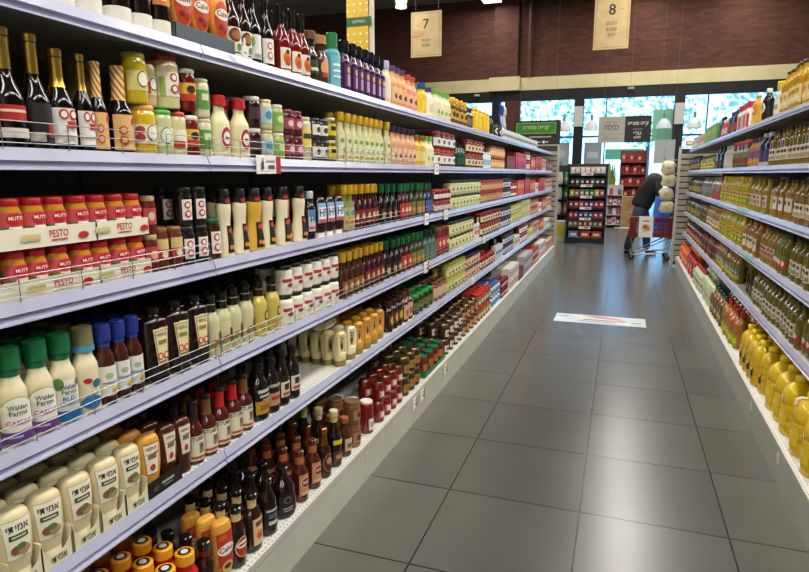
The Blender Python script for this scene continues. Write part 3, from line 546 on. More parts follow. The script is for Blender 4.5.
# --- oil side
def oil(h, r, body, cap, lab, n=2, e=1, zs=None, zn=None, nr=.014, ch=.022, cr=None, neck=None, wrap=None):
    return Bt(h, r, nr, zs or h*.66, zn or h*.84, ch, body, cap, lab, n=n, e=e, cr=cr, neck=neck, wrap=wrap)
BB = lambda c='#b9a88a': [('r', 0, .075, .058, .075, '#ece4cf'), ('o', -.012, .09, .018, .022, '#5a3a2a'), ('o', .012, .09, .018, .022, '#5a3a2a'), ('r', 0, .055, .046, .022, c)]
D['golden_tall'] = oil(.27, .0375, 'o#d9a62c', 'p#3a4a24', [('r', 0, .085, .06, .10, '#e9cf8c'), ('o', 0, .1, .036, .03, '#c88a2a'), ('r', 0, .06, .04, .02, '#f2e6bc')], n=2.3)
D['yellow_cap_white'] = Bt(.235, .045, .034, .15, .17, .05, 'p#d8d4c2', 'p#e2c01c', [('r', 0, .075, .07, .09, '#ece8da'), ('r', 0, .07, .05, .03, '#a8a08a')], cr=.038)
D['black_white_bottle'] = oil(.235, .0375, 'g#1a1a1e', 'p#e8e6e0', [('o', 0, .1, .056, .08, '#eeece4'), ('o', 0, .1, .034, .05, '#8a8a86')], ch=.03, nr=.018)
D['amber_pet'] = oil(.25, .0375, 'o#dfa245', 'p#eeeae0', [('r', 0, .05, .07, .07, '#c4c23a'), ('o', 0, .12, .05, .036, '#ecd9b0')], ch=.022, nr=.016, wrap=[(.016, .024, '#9ab43a')])
D['stripe_red'] = Bt(.225, .043, .03, .14, .17, .05, 'p#e4d4cc', 'p#c8283a', [('r', 0, .07, .07, .11, '#b83a3a'), ('r', -.014, .07, .01, .11, '#ead8d0'), ('r', .014, .07, .01, .11, '#ead8d0')], cr=.034)
D['navy_bottle'] = oil(.22, .0375, 'g#232a48', 'p#2a3a78', [('r', 0, .07, .06, .07, '#8a4a4a')], ch=.03, nr=.018)
D['red_can'] = Bt(.18, .042, .024, .12, .145, .03, 'p#a83a34', 'p#e4ddd4', [('r', 0, .06, .06, .06, '#d8b0a0')], cr=.028)
D['black_slim2'] = oil(.23, .037, 'g#17161a', 'p#1c1b20', [('r', 0, .06, .05, .06, '#4a4a50')])
D['green_pack'] = Ct(.12, .06, .19, '#5d9a3a', [('r', 0, .12, .09, .06, '#a8c040'), ('o', 0, .06, .06, .05, '#d9b83a')])
D['beige_pack'] = Ct(.1, .06, .15, '#cdb48c', [('r', 0, .08, .05, .05, '#b0503a')])
D['grey_bottle'] = oil(.17, .0375, 'p#b0aa98', 'p#6a4a38', [('r', 0, .05, .06, .05, '#d8d2c0')], nr=.018)
D['bb_amber'] = oil(.235, .0375, 'o#a07c22', 'p#33301c', BB(), n=2.3)
D['bb_olive'] = oil(.235, .0375, 'o#857420', 'p#2c3018', BB('#9aa06a'), n=2.3)
D['purple_dark'] = oil(.235, .0375, 'g#2e2a4a', 'p#d9d4dc', [('r', 0, .08, .06, .09, '#4a4470')], ch=.03, wrap=[(.01, .035, '#d4c8d4')], nr=.018)
D['orange_violet2'] = oil(.22, .0375, 'p#c8893c', 'p#5a3c70', [('r', 0, .08, .06, .08, '#8a5a80'), ('o', 0, .05, .04, .04, '#e2b060')], nr=.018, ch=.03)
D['red_lid_tin'] = Jr(.225, .055, .04, 'g#5a5a34', 'p#c4281f', [('r', 0, .09, .09, .12, '#8a8a5a'), ('o', 0, .06, .06, .06, '#7a3a24'), ('r', 0, .14, .06, .02, '#e0d8c0')], lr=.055)
D['pale_bottle'] = oil(.22, .0375, 'p#c2c0b0', 'p#b8b4a0', [('r', 0, .08, .06, .1, '#dcd8c8')], nr=.02)
D['yellow_black'] = oil(.17, .0375, 'o#d6bc24', 'p#2a2a18', [('r', 0, .055, .06, .05, '#e8dc7a'), ('r', 0, .055, .03, .02, '#3a4a1c')], nr=.018)
D['dark_vinegar'] = oil(.2, .0375, 'g#2a1a12', 'p#1a1412', [('r', 0, .06, .05, .06, '#a08a50')])
D['golden_label'] = oil(.24, .0375, 'o#b5882a', 'p#4a3a1c', [('r', 0, .09, .045, .08, '#eee8da'), ('o', 0, .1, .02, .026, '#4a3a2a')], n=2.3)
D['golden_ring'] = oil(.25, .065, 'o#cfa83a', 'p#ddd0a0', [('r', 0, .09, .08, .09, '#dcc060')], n=2.5, nr=.02, wrap=[(.05, .056, '#b8942c'), (.14, .146, '#b8942c')])
D['clear_label'] = oil(.235, .0375, 'o#c4ac48', 'p#8a7a3a', [('r', 0, .085, .056, .08, '#ead8cc'), ('r', 0, .07, .04, .03, '#c08a7a'), ('o', 0, .105, .03, .02, '#6a4a3a')], n=2.3)
D['sunflower'] = oil(.25, .0375, 'o#e2c92a', 'p#d8c83a', [('r', 0, .08, .066, .09, '#dcd060'), ('r', 0, .105, .066, .012, '#b8643a'), ('r', 0, .055, .066, .05, '#7aa02c'), ('o', 0, .055, .04, .03, '#e2c83a')], n=2.4, nr=.016)
D['red_clear'] = oil(.23, .0375, 'o#b8a08a', 'p#8a7a70', [('r', 0, .05, .075, .08, '#b83a44')], n=2.3)
D['grey_clear'] = oil(.23, .0375, 'o#8a8c80', 'p#6a6a60', [('r', 0, .09, .06, .07, '#9a9a8c')], n=2.3)
D['olive_dark'] = oil(.22, .0375, 'g#4a4216', 'p#2a2a14', [('r', 0, .07, .05, .07, '#a8983a')])
D['redgreen_oil'] = oil(.235, .0375, 'o#857e24', 'p#3a3a1c', [('r', 0, .075, .06, .08, '#b83a2a'), ('r', 0, .1, .06, .024, '#5a8a2e'), ('o', 0, .07, .036, .03, '#ece2d0')], n=2.3)
D['golden_pink'] = oil(.235, .0375, 'o#b58c2a', 'p#5a4a20', [('r', 0, .08, .056, .07, '#e6cfc0'), ('r', 0, .065, .056, .03, '#c46a5a'), ('o', 0, .098, .03, .02, '#5a3a2a')], n=2.3)
D['amber_square'] = oil(.25, .050, 'o#b98422', 'p#5a4420', [('r', 0, .085, .07, .09, '#ead9ba'), ('o', -.012, .1, .02, .026, '#4a3420'), ('o', .014, .1, .02, .026, '#4a3420')], n=4, nr=.018)
D['golden_white'] = oil(.23, .0375, 'o#c49a2a', 'p#c8b060', [('r', 0, .07, .06, .07, '#e8e0c4'), ('o', 0, .07, .036, .03, '#c8862a')], n=2.4)
D['olive_tag'] = oil(.23, .0375, 'g#6a5a1c', 'p#2a2a14', [('r', 0, .1, .056, .05, '#2e3a44'), ('r', 0, .1, .03, .014, '#c8c8b8')])
D['small_dark'] = oil(.2, .035, 'g#3c3414', 'p#2a2a14', [('r', 0, .06, .046, .05, '#b8a06a')])
D['blue_yellow_oil'] = oil(.24, .0375, 'o#a8801c', 'p#8a7a24', [('r', 0, .08, .068, .09, '#4a88a8'), ('o', 0, .09, .04, .03, '#e2cc4a'), ('r', 0, .05, .068, .03, '#c4c43a')], n=2.3)
D['amber_dark'] = oil(.22, .0375, 'g#7a3c16', 'p#3a2414', [('r', 0, .07, .056, .07, '#4a2418'), ('o', 0, .07, .03, .03, '#d0a060')])
D['red_small_bottle'] = oil(.2, .0375, 'g#6a1c16', 'p#3a1a14', [('r', 0, .06, .056, .06, '#c88a60')])
def jug(r, h, body, cap, lab, hcol, back=True):
    p = [(0, .002), (r*.9, 0), (r, .010), (r*.985, .03), (r, .04)]
    z = .04
    for i in range(3): p += [(r, z+.03), (r*.97, z+.036), (r, z+.042)]; z += .042
    p += [(r, h*.60), (r*.96, h*.70), (r*.82, h*.79), (r*.52, h*.855), (.026, h*.885), (.024, h*.905), (0, h*.905)]
    s = -1 if back else 1
    parts = [('body', [('L', p, body, 1, 2.15)]), ('cap', [('L', [(0, h*.89), (.029, h*.89), (.031, h*.90), (.030, h*.985), (.026, h), (0, h)], cap, 1, 2)]),
             ('handle', [('T', [(s*.024, 0, h*.89), (s*r*.62, 0, h*.90), (s*r*.90, 0, h*.86), (s*r*.94, 0, h*.79), (s*r*.80, 0, h*.775)], .007, hcol)]),
             ('label', [('P', p, 1, 2.15, lab)])]
    return dict(parts=parts, h=h, r=r, w=r)
D['jug'] = jug(.080, .31, 'o#fdd42a', 'p#f0ce22', [('r', 0, .10, .10, .10, '#ecc426'), ('o', 0, .10, .06, .05, '#f4da58')], 'p#ecc828')
D['jug_ring'] = jug(.080, .31, 'o#fdd42a', 'p#f0ce22', [('r', 0, .10, .10, .10, '#ecc426'), ('o', 0, .10, .06, .05, '#f4da58')], 'p#ece4c4', False)
D['jug_mid'] = jug(.066, .29, 'o#f4c624', 'p#f0ce22', [('r', -.01, .10, .08, .10, '#e0b832'), ('r', .02, .09, .03, .06, '#242420'), ('o', .02, .11, .02, .02, '#e8d8a0')], 'p#ecc828')
D['amber_red'] = oil(.28, .058, 'o#bd742a', 'p#cf2a2c', [('r', 0, .06, .08, .09, '#8a9a2c'), ('r', .01, .06, .05, .04, '#d8c22a')], nr=.018, ch=.028, wrap=[(.13, .136, '#9a5a1c'), (.16, .166, '#9a5a1c')])
D['amber_dkgreen'] = oil(.27, .056, 'o#8a5a20', 'p#1c5a3a', [('r', 0, .08, .08, .09, '#6a5a34'), ('o', 0, .08, .05, .05, '#c9b48a')], nr=.018, ch=.028)
D['pale_bag'] = Sq([(.05, .01), (.07, .03), (.072, .12), (.068, .18), (.06, .215), (.055, .225), (.04, .227)], .55, 'p#c3cfa4', .01, .05, 'p#b9c49a', [('r', 0, .11, .1, .09, '#dfe0c8'), ('o', 0, .1, .06, .05, '#7d9a55')], n=3)
D['red_bag'] = Sq([(.05, .01), (.072, .03), (.075, .12), (.07, .18), (.06, .215), (.055, .225), (.04, .227)], .55, 'p#a93030', .01, .05, 'p#8a2626', [('r', 0, .11, .1, .07, '#e4d2c4'), ('o', 0, .11, .05, .04, '#b8503a')], n=3)
D['white_green_bottle'] = oil(.25, .052, 'p#b4bf9c', 'p#c4333a', [('r', 0, .09, .08, .09, '#e2e4d2'), ('o', 0, .09, .05, .05, '#6a9a50')], nr=.02, ch=.03)
D['orange_bottle'] = oil(.26, .055, 'p#cf5a26', 'p#d9722c', [('r', 0, .09, .08, .09, '#e0863c'), ('o', 0, .09, .05, .05, '#f0c070')], nr=.022, ch=.035)

# kind name and everyday category of each design
NAMES = {
 'sauce_bottle': 'white_base teriyaki plain_white two_rings orange_pic chili brown_top tan_top',
 'soy_sauce_bottle': 'soy_redlabel soy_gold_dark soy_gold check_neck soy_green',
 'squeeze_bottle': 'calve_tray calve hell hell_orange hell_brown hp hp_blue mayo_red',
 'squeeze_sauce_bottle': 'curvy_cream curvy_yellow curvy_orange handle_cream handle_white handle_orange',
 'dressing_bottle': 'green_blue purple cream_lilac orange_violet pink_red yellow_blue white_dark cream_green dress_yellow pink_dark yellow_dress caesar bleu ranch balsamic pale_dress lemon_dress',
 'flat_sauce_bottle': 'keystone', 'cap_sauce_bottle': 'colour_yellow wine_yellow brown_yellow red_green olive_green blue_green teal_pack',
 'spread_jar': 'dark_yellow dark_circle grey_tin black_jarlet', 'tall_bottle': 'yellow_tall dkgreen_tall',
 'mustard_jar': 'gold_lid_jar must_orange must_green must_red must_olive must_small_red must_big',
 'condiment_jar': 'salsa_white horse_green blue_tall maroon_jar blue_jar green_jar beet_jar cream_big black_white_jar yellow_black_jar maroon_small rust_jar rust_tall black_ring_jar green_lid_ring',
 'pesto_jar': 'pesto', 'preserve_jar': 'redlid_white redlid_beige redlid_small cream_greenband redband_jar navy_jar', 'plastic_tub': 'white_blue_tub orange_tub blue_tub',
 'mayonnaise_jar': 'mayo_jar', 'barbecue_sauce_bottle': 'stubb stubb_tan stubb_plum black_gold black_red dark_cream ketchup_yellow dark_small bbq_c amber black_slim black_broad bbq_ring copper_gold creamcap brown_beige_short choc_jar brown_beige',
 'glass_jar': 'green_lid_jar beige_brown_jar lime_jar navy_lid caramel_jar red_tall red_small olive_jar green_lid_red brown_white_jar brown_gold_jar redlid_big',
 'carton': 'dark_carton red_carton beige_carton brown_carton orange_carton redyellow_carton lime_carton white_pinkcarton blue_carton choc_carton white_box grey_box green_pack beige_pack',
 'oil_bottle': 'golden_tall bb_amber golden_label golden_ring clear_label sunflower golden_pink amber_square golden_white blue_yellow_oil amber_pet yellow_black', 'olive_oil_bottle': 'bb_olive redgreen_oil olive_tag small_dark olive_dark',
 'cooking_bottle': 'yellow_cap_white black_white_bottle stripe_red navy_bottle red_can black_slim2 grey_bottle purple_dark orange_violet2 pale_bottle dark_vinegar red_clear grey_clear amber_dark red_small_bottle white_green_bottle orange_bottle',
 'lidded_tin': 'red_lid_tin', 'oil_jug': 'jug jug_ring jug_mid', 'large_oil_bottle': 'amber_red amber_dkgreen', 'plastic_bag': 'pale_bag red_bag',
}
KIND = {d: k for k, s in NAMES.items() for d in s.split()}
CATS = {'carton': 'carton', 'plastic_tub': 'tub', 'lidded_tin': 'tin', 'oil_jug': 'jug', 'plastic_bag': 'bag'}
def cat_of(k): return CATS.get(k, 'jar' if 'jar' in k else 'bottle')

PROTO = {}
def proto(design, lod):
    """a hidden-nowhere first copy: returns ('root', children meshes) description"""
    key = (design, lod)
    if key not in PROTO:
        sp = D[design]; k = KIND[design]
        if lod < 2:
            PROTO[key] = [(n, _mesh(n, pr, lod)) for n, pr in sp['parts']]
        else:
            mb = MB(); mb.fix = False
            for n, pr in sp['parts']: run(mb, pr, 2)
            PROTO[key] = [(k, mb.mesh(k))]
    return PROTO[key]
def _mesh(n, pr, lod):
    mb = MB(); mb.fix = False; run(mb, pr, lod); return mb.mesh(n)
FIRST = {}
def place(design, lod, loc, rz):
    k = KIND[design]; key = (design, lod)
    if key in FIRST:
        o = dup(FIRST[key])
    else:
        pr = proto(design, lod)
        if lod < 2:
            o = empty(k); KIDS[o.name] = []
            for n, me in pr:
                c = bpy.data.objects.new(n, me); COL.objects.link(c); c.parent = o; KIDS[o.name].append(c)
        else:
            o = bpy.data.objects.new(k, pr[0][1]); COL.objects.link(o); KIDS[o.name] = []
        FIRST[key] = o
    o.location = loc; o.rotation_euler = (0, 0, rz)
    return o

# ------------------------------------------------------------------ where the two gondolas stand
TH = math.atan(.0125)
DZ = {1: 1.87, 2: 1.55, 3: 1.23, 4: .915, 5: .595, 6: .19}
def spot(side, depth, y):
    if side == 'S': return (-1.11-depth, y), 0
    return (.769+depth*cos(TH)+y*sin(TH), y*cos(TH)-depth*sin(TH)), pi-TH
ORD = 'first second third fourth fifth sixth seventh eighth ninth tenth eleventh twelfth thirteenth fourteenth fifteenth sixteenth seventeenth eighteenth nineteenth twentieth'.split()
TENS = {2: 'twenty', 3: 'thirty', 4: 'forty'}
def ordw(i):
    i += 1
    if i <= 20: return ORD[i-1]
    if i % 10 == 0: return {30: 'thirtieth', 40: 'fortieth'}[i]
    return TENS[i//10]+'-'+ORD[i % 10-1]
SHELF = {1: 'top', 2: 'second', 3: 'third', 4: 'fourth', 5: 'fifth', 6: 'bottom'}
BLOCKS = [
('S', 1, 'white_base', [1.21, 1.304, 1.379, 1.453], 1, 1, 'dark sauce bottle with white foot', {}),
('S', 1, 'calve_tray', [1.533, 1.612, 1.708], 2, 1, 'orange squeeze bottle in grey tray', {'zo': 0.004}),
('S', 1, 'teriyaki', [1.786, 1.859], 2, 1, 'tall dark bottle with dish label', {}),
('S', 1, 'plain_white', [1.919], 2, 1, 'tall dark bottle with plain white-and-green label', {}),
('S', 1, 'two_rings', [2.001], 2, 1, 'tall dark bottle with red rings', {}),
('S', 1, 'orange_pic', [2.048], 1, 1, 'tall dark bottle with narrow orange label', {'dx': 0.03}),
('S', 1, 'chili', [2.111, 2.193, 2.264], 2, 1, 'red chilli sauce bottle', {}),
('S', 1, 'brown_top', [2.331], 2, 1, 'dark bottle with brown cap', {}),
('S', 1, 'tan_top', [2.428], 2, 1, 'brown bottle with tan cap', {}),
('S', 1, 'green_blue', [2.543], 2, 1, 'green-capped bottle with blue label', {}),
('S', 1, 'purple', [2.646, 2.734, 2.803, 2.876, 2.952, 3.032, 3.101], 2, 1, 'purple bottle with black cap', {}),
('S', 1, 'cream_lilac', [3.188], 1, 1, 'cream bottle with lilac cap', {}),
('S', 1, 'orange_violet', [3.28, 3.36, 3.444], 1, 1, 'orange dressing bottle with violet cap', {}),
('S', 1, 'pink_red', [3.55, 3.642], 1, 1, 'salmon dressing bottle with red cap', {}),
('S', 1, 'yellow_blue', [3.842], 1, 1, 'yellow bottle with blue cap', {}),
('S', 1, 'white_dark', [3.993], 1, 1, 'white bottle with dark cap', {}),
('S', 1, 'cream_green', [4.132, 4.23, 4.332, 4.412], 1, 1, 'cream dressing bottle with green cap', {}),
('S', 1, 'dark_yellow', [4.551, 4.668, 4.791, 4.921], 1, 1, 'dark spread jar with yellow lid', {}),
('S', 1, 'black_jarlet', [5.022, 5.127], 1, 1, 'black bottle with brown label', {}),
('S', 1, 'yellow_tall', [5.312, 5.469, 5.635, 5.811], 1, 1, 'plain yellow bottle', {}),
('S', 1, 'dkgreen_tall', [6.021], 1, 1, 'dark green bottle standing alone', {}),
('S', 1, 'dark_circle', [6.247, 6.461], 1, 1, 'black jar with white disc', {}),
('S', 1, 'grey_tin', [6.75, 6.88, 7.01, 7.14, 7.27, 7.4, 7.53, 7.66, 7.79, 7.92, 8.05, 8.18, 8.31, 8.44, 8.57, 8.7, 8.83, 8.96, 9.09, 9.22, 9.35], 1, 1, 'small white tin with grey band', {}),
('S', 2, 'soy_redlabel', [0.976], 1, 1, 'black bottle with wide red label', {}),
('S', 2, 'soy_gold_dark', [1.042], 2, 1, 'big black bottle with gold foil neck', {}),
('S', 2, 'soy_gold', [1.106, 1.173], 2, 1, 'gold-foil black bottle with ringed label', {}),
('S', 2, 'check_neck', [1.215, 1.286], 1, 1, 'black bottle with orange-checked neck wrap', {}),
('S', 2, 'gold_lid_jar', [1.293], 1, 1, 'large olive jar with gold lid', {'dx': 0.11}),
('S', 2, 'must_orange', [1.364], 1, 1, 'yellow mustard jar with orange lid', {}),
('S', 2, 'must_green', [1.432], 1, 1, 'pale mustard jar with green lid', {}),
('S', 2, 'must_red', [1.492], 1, 1, 'cream mustard jar with red lid', {}),
('S', 2, 'salsa_white', [1.55], 1, 1, 'red salsa jar with white lid, lower of two', {}),
('S', 2, 'horse_green', [1.608], 1, 1, 'white horseradish jar with green label, lower of two', {}),
('S', 2, 'must_olive', [1.349], 1, 1, 'yellow mustard jar with olive lid on upper tier', {'zo': 0.131}),
('S', 2, 'must_small_red', [1.405], 1, 1, 'cream jar with dark red lid on upper tier', {'zo': 0.131, 'dx': 0.02}),
('S', 2, 'must_big', [1.471], 1, 1, 'large cream jar with ringed label on upper tier', {'zo': 0.131}),
('S', 2, 'salsa_white', [1.546], 1, 1, 'red salsa jar with white lid, upper of two', {'zo': 0.131}),
('S', 2, 'horse_green', [1.606], 1, 1, 'white horseradish jar with green label, upper of two', {'zo': 0.1165}),
('S', 2, 'mayo_red', [1.695, 1.804], 2, 1, 'cream squeeze bottle with red cap', {}),
('S', 2, 'blue_tall', [1.839], 1, 1, 'tall white jar with blue label', {'dx': 0.1}),
('S', 2, 'maroon_jar', [1.888], 2, 2, 'maroon jar with white lid', {}),
('S', 2, 'blue_jar', [1.964], 2, 2, 'cream jar with blue label', {}),
('S', 2, 'green_jar', [2.043], 2, 2, 'pale jar with green label', {}),
('S', 2, 'beet_jar', [2.119, 2.188], 2, 2, 'beetroot-red jar', {}),
('S', 2, 'cream_big', [2.257], 1, 1, 'tall cream jar with yellow label', {}),
('S', 2, 'black_white_jar', [2.339, 2.411], 2, 2, 'small black-and-white jar', {}),
('S', 2, 'yellow_black_jar', [2.488], 1, 2, 'small jar with yellow-and-black label', {}),
('S', 2, 'dress_yellow', [2.579, 2.654, 2.722, 2.792, 2.866, 2.93, 2.997, 3.066, 3.168], 2, 1, 'pale-green dressing bottle with yellow cap', {}),
('S', 2, 'pink_dark', [3.276, 3.358, 3.443, 3.532, 3.606], 1, 1, 'salmon dressing bottle with dark cap', {}),
('S', 2, 'yellow_dress', [3.713, 3.805], 1, 1, 'yellow dressing bottle with brown cap', {}),
('S', 2, 'cream_green', [3.912, 4.001], 1, 1, 'cream dressing bottle with green cap', {}),
('S', 2, 'redlid_white', [4.142, 4.277, 4.412, 4.547], 1, 2, 'white-labelled jar with red lid', {}),
('S', 2, 'dkgreen_tall', [4.717, 4.807, 4.897], 1, 1, 'dark green bottle', {}),
('S', 2, 'redlid_beige', [5.046, 5.176, 5.306, 5.436, 5.566], 1, 2, 'red-lidded jar with beige label', {}),
('S', 2, 'white_blue_tub', [5.669, 5.789, 5.909], 1, 1, 'white tub with pale blue label', {}),
('S', 2, 'orange_tub', [6.037, 6.157, 6.277, 6.397, 6.517, 6.637], 1, 2, 'orange tub with brown lid', {}),
('S', 2, 'dark_carton', [6.86, 6.965, 7.07, 7.175, 7.28], 2, 1, 'dark red carton', {}),
('S', 2, 'red_carton', [7.46, 7.565, 7.67, 7.775, 7.88, 7.985, 8.09, 8.195], 2, 1, 'tall red carton, near group', {}),
('S', 2, 'redlid_white', [8.32, 8.45, 8.58], 1, 2, 'far red-lidded jar', {}),
('S', 2, 'redyellow_carton', [8.76, 8.865, 8.97, 9.075], 1, 1, 'red carton with yellow panel', {}),
('S', 2, 'red_carton', [9.24, 9.345, 9.45, 9.555, 9.66, 9.765, 9.87], 2, 1, 'tall red carton, far group', {}),
('S', 2, 'beige_carton', [10.04, 10.145, 10.25, 10.355, 10.46], 1, 1, 'beige-and-red carton', {}),
('S', 2, 'brown_carton', [10.65, 10.755, 10.86, 10.965, 11.07, 11.175, 11.28, 11.385, 11.49], 1, 1, 'red-brown carton at the far end', {}),
('S', 3, 'pesto', [0.944, 0.996, 1.053, 1.117, 1.174, 1.233, 1.292], 2, 1, 'red-lidded pesto jar on lower tier', {'zo': 0.003, 'dx': 0.005}),
('S', 3, 'pesto', [0.946, 0.999, 1.056, 1.117, 1.174, 1.233, 1.292], 2, 1, 'red-lidded pesto jar on upper tier', {'zo': 0.1145, 'dx': 0.005}),
('S', 3, 'maroon_small', [1.351], 1, 2, 'dark red jar with beige lid', {}),
('S', 3, 'maroon_small', [1.29], 1, 1, 'dark red jar behind the pesto trays', {'dx': 0.13, 'zo': 0.0}),
('S', 3, 'rust_jar', [1.394, 1.446], 2, 1, 'rust-coloured jar with yellow label', {}),
('S', 3, 'rust_tall', [1.41], 1, 1, 'tall maroon jar behind the rust jars', {'dx': 0.14}),
('S', 3, 'black_ring_jar', [1.5, 1.565], 2, 2, 'two-ring-labelled black jar', {}),
('S', 3, 'green_lid_ring', [1.632], 1, 1, 'dark jar with green lid and red-ringed label', {}),
('S', 3, 'curvy_cream', [1.697, 1.785], 1, 1, 'cream hourglass bottle', {}),
('S', 3, 'curvy_yellow', [1.87], 1, 1, 'mustard-yellow hourglass bottle', {}),
('S', 3, 'curvy_cream', [1.956, 2.062], 1, 1, 'cream hourglass bottle beyond the yellow one', {}),
('S', 3, 'curvy_orange', [2.127], 1, 1, 'orange hourglass bottle', {'dx': 0.03}),
('S', 3, 'curvy_cream', [2.195], 1, 1, 'cream hourglass bottle beside brown sauce', {}),
('S', 3, 'curvy_cream', [1.58, 1.76, 1.94, 2.12, 2.3], 1, 1, 'cream hourglass bottle in back row', {'dx': 0.085}),
('S', 3, 'hp_blue', [2.271], 2, 1, 'brown sauce bottle with silver-blue label', {}),
('S', 3, 'hp', [2.365, 2.451, 2.543], 2, 1, 'upside-down brown sauce bottle', {}),
('S', 3, 'colour_yellow', [2.607, 2.674], 2, 1, 'colourful bottle with yellow cap', {}),
('S', 3, 'wine_yellow', [2.732, 2.805, 2.881, 2.947, 3.002], 2, 1, 'dark red bottle with yellow cap', {}),
('S', 3, 'soy_green', [3.103, 3.193, 3.289], 2, 1, 'dark bottle with green cap', {}),
('S', 3, 'red_green', [3.39, 3.46, 3.532], 2, 1, 'red-labelled bottle with green cap', {}),
('S', 3, 'olive_green', [3.627, 3.727, 3.81], 2, 1, 'olive-labelled bottle with green cap', {}),
('S', 3, 'blue_green', [3.896, 3.986], 1, 1, 'blue-labelled bottle with green cap', {}),
('S', 3, 'redlid_small', [4.104, 4.189, 4.274, 4.359, 4.444], 2, 2, 'small red-lidded jar', {}),
('S', 3, 'cream_greenband', [4.556, 4.671, 4.786, 4.901, 5.016, 5.131, 5.246, 5.361, 5.476], 1, 2, 'cream jar with dark green lid', {}),
('S', 3, 'redband_jar', [5.617, 5.727, 5.837, 5.947, 6.057, 6.167, 6.277, 6.387, 6.497, 6.607], 1, 2, 'brown jar with red lid', {}),
('S', 3, 'navy_jar', [6.733, 6.853, 6.973, 7.093], 1, 2, 'dark jar with white-and-navy label', {}),
('S', 3, 'redlid_small', [7.22, 7.31, 7.4, 7.49], 2, 2, 'far small red-lidded jar', {}),
('S', 3, 'orange_carton', [7.64, 7.745, 7.85, 7.955, 8.06], 2, 1, 'orange-and-red carton', {}),
('S', 3, 'red_carton', [8.25, 8.355, 8.46, 8.565], 2, 1, 'tall red carton, near group', {}),
('S', 3, 'redyellow_carton', [8.75, 8.855, 8.96, 9.065, 9.17], 1, 1, 'red carton with yellow panel', {}),
('S', 3, 'white_pinkcarton', [9.35, 9.455, 9.56], 1, 1, 'white carton with pink stripe', {}),
('S', 3, 'red_carton', [9.75, 9.855, 9.96, 10.065, 10.17, 10.275, 10.38], 1, 1, 'tall red carton, far group', {}),
('S', 3, 'beige_carton', [10.55, 10.655, 10.76, 10.865, 10.97, 11.075, 11.18, 11.285, 11.39, 11.495], 1, 1, 'beige-and-red carton', {}),
('S', 4, 'caesar', [0.904, 0.97], 3, 1, 'green-capped caesar dressing bottle', {}),
('S', 4, 'bleu', [1.034], 3, 1, 'green-capped dressing bottle with blue panel', {}),
('S', 4, 'ranch', [1.1], 3, 1, 'cream dressing bottle with olive cap', {}),
('S', 4, 'balsamic', [1.158, 1.208, 1.257], 3, 1, 'brown dressing bottle with blue cap', {}),
('S', 4, 'keystone', [1.337, 1.429, 1.52], 2, 1, 'broad dark bottle with keystone label', {}),
('S', 4, 'pale_dress', [1.595, 1.658, 1.72, 1.792], 3, 1, 'pale dressing bottle with black cap', {}),
('S', 4, 'lemon_dress', [1.878, 1.967], 3, 1, 'lemon-yellow dressing bottle with black cap', {}),
('S', 4, 'mayo_jar', [2.066, 2.15, 2.234, 2.318, 2.402, 2.486], 2, 2, 'black-lidded white jar', {}),
('S', 4, 'brown_yellow', [2.582, 2.65, 2.72, 2.782], 2, 1, 'brown sauce bottle with yellow cap', {}),
('S', 4, 'wine_yellow', [2.858, 2.925, 2.994, 3.067], 2, 1, 'red-labelled bottle with yellow cap', {}),
('S', 4, 'soy_green', [3.173, 3.269, 3.353], 2, 1, 'dark bottle with green cap', {}),
('S', 4, 'red_green', [3.441, 3.533], 2, 1, 'red-labelled bottle with green cap', {}),
('S', 4, 'olive_green', [3.629, 3.709, 3.793], 2, 1, 'orange-labelled bottle with green cap', {}),
('S', 4, 'teal_pack', [3.902, 3.994, 4.089], 1, 1, 'grey-green bottle with dark cap', {}),
('S', 4, 'rust_tall', [4.214, 4.318, 4.428], 1, 1, 'rust-red tall jar', {}),
('S', 4, 'cream_greenband', [4.543, 4.658, 4.773, 4.888, 5.003, 5.118, 5.233], 2, 2, 'green-lidded cream jar', {}),
('S', 4, 'white_pinkcarton', [5.321, 5.421, 5.521], 1, 1, 'white carton with pink stripe', {}),
('S', 4, 'redlid_beige', [5.564, 5.684, 5.804, 5.924, 6.044, 6.164, 6.284, 6.404, 6.524], 2, 2, 'beige-labelled red-lidded jar', {}),
('S', 4, 'navy_jar', [6.605, 6.715, 6.825, 6.935, 7.045, 7.155], 1, 2, 'dark jar with white-and-navy label', {}),
('S', 4, 'lime_jar', [7.32, 7.42, 7.52, 7.62, 7.72, 7.82, 7.92], 2, 2, 'lime-lidded pale jar', {}),
('S', 4, 'lime_carton', [8.04, 8.155, 8.27, 8.385, 8.5, 8.615, 8.73], 1, 2, 'yellow-green carton', {}),
('S', 4, 'redband_jar', [8.86, 8.97, 9.08, 9.19, 9.3, 9.41, 9.52, 9.63], 2, 2, 'red-lidded brown jar', {}),
('S', 4, 'white_pinkcarton', [9.76, 9.865, 9.97, 10.075], 1, 1, 'white carton with pink stripe, far group', {}),
('S', 4, 'redyellow_carton', [10.25, 10.355, 10.46, 10.565, 10.67], 1, 1, 'red carton with yellow panel', {}),
('S', 4, 'beige_carton', [10.85, 10.955, 11.06, 11.165, 11.27, 11.375, 11.48], 1, 1, 'beige-and-red carton', {}),
('S', 5, 'hell', [0.866, 0.947, 1.032, 1.118, 1.201], 4, 1, 'upside-down cream mayonnaise bottle', {'zo': 0.004}),
('S', 5, 'hell_orange', [1.276], 4, 1, 'upside-down orange bottle in black tray', {'zo': 0.004}),
('S', 5, 'hell_brown', [1.353], 4, 1, 'upside-down brown bottle in black tray', {'zo': 0.004}),
('S', 5, 'hell_brown', [1.419], 3, 1, 'upside-down brown bottle beside black tray', {}),
('S', 5, 'stubb_plum', [1.485], 3, 1, 'sauce bottle with plum-black neck', {}),
('S', 5, 'stubb_tan', [1.55], 3, 1, 'white-labelled sauce bottle with brown neck', {}),
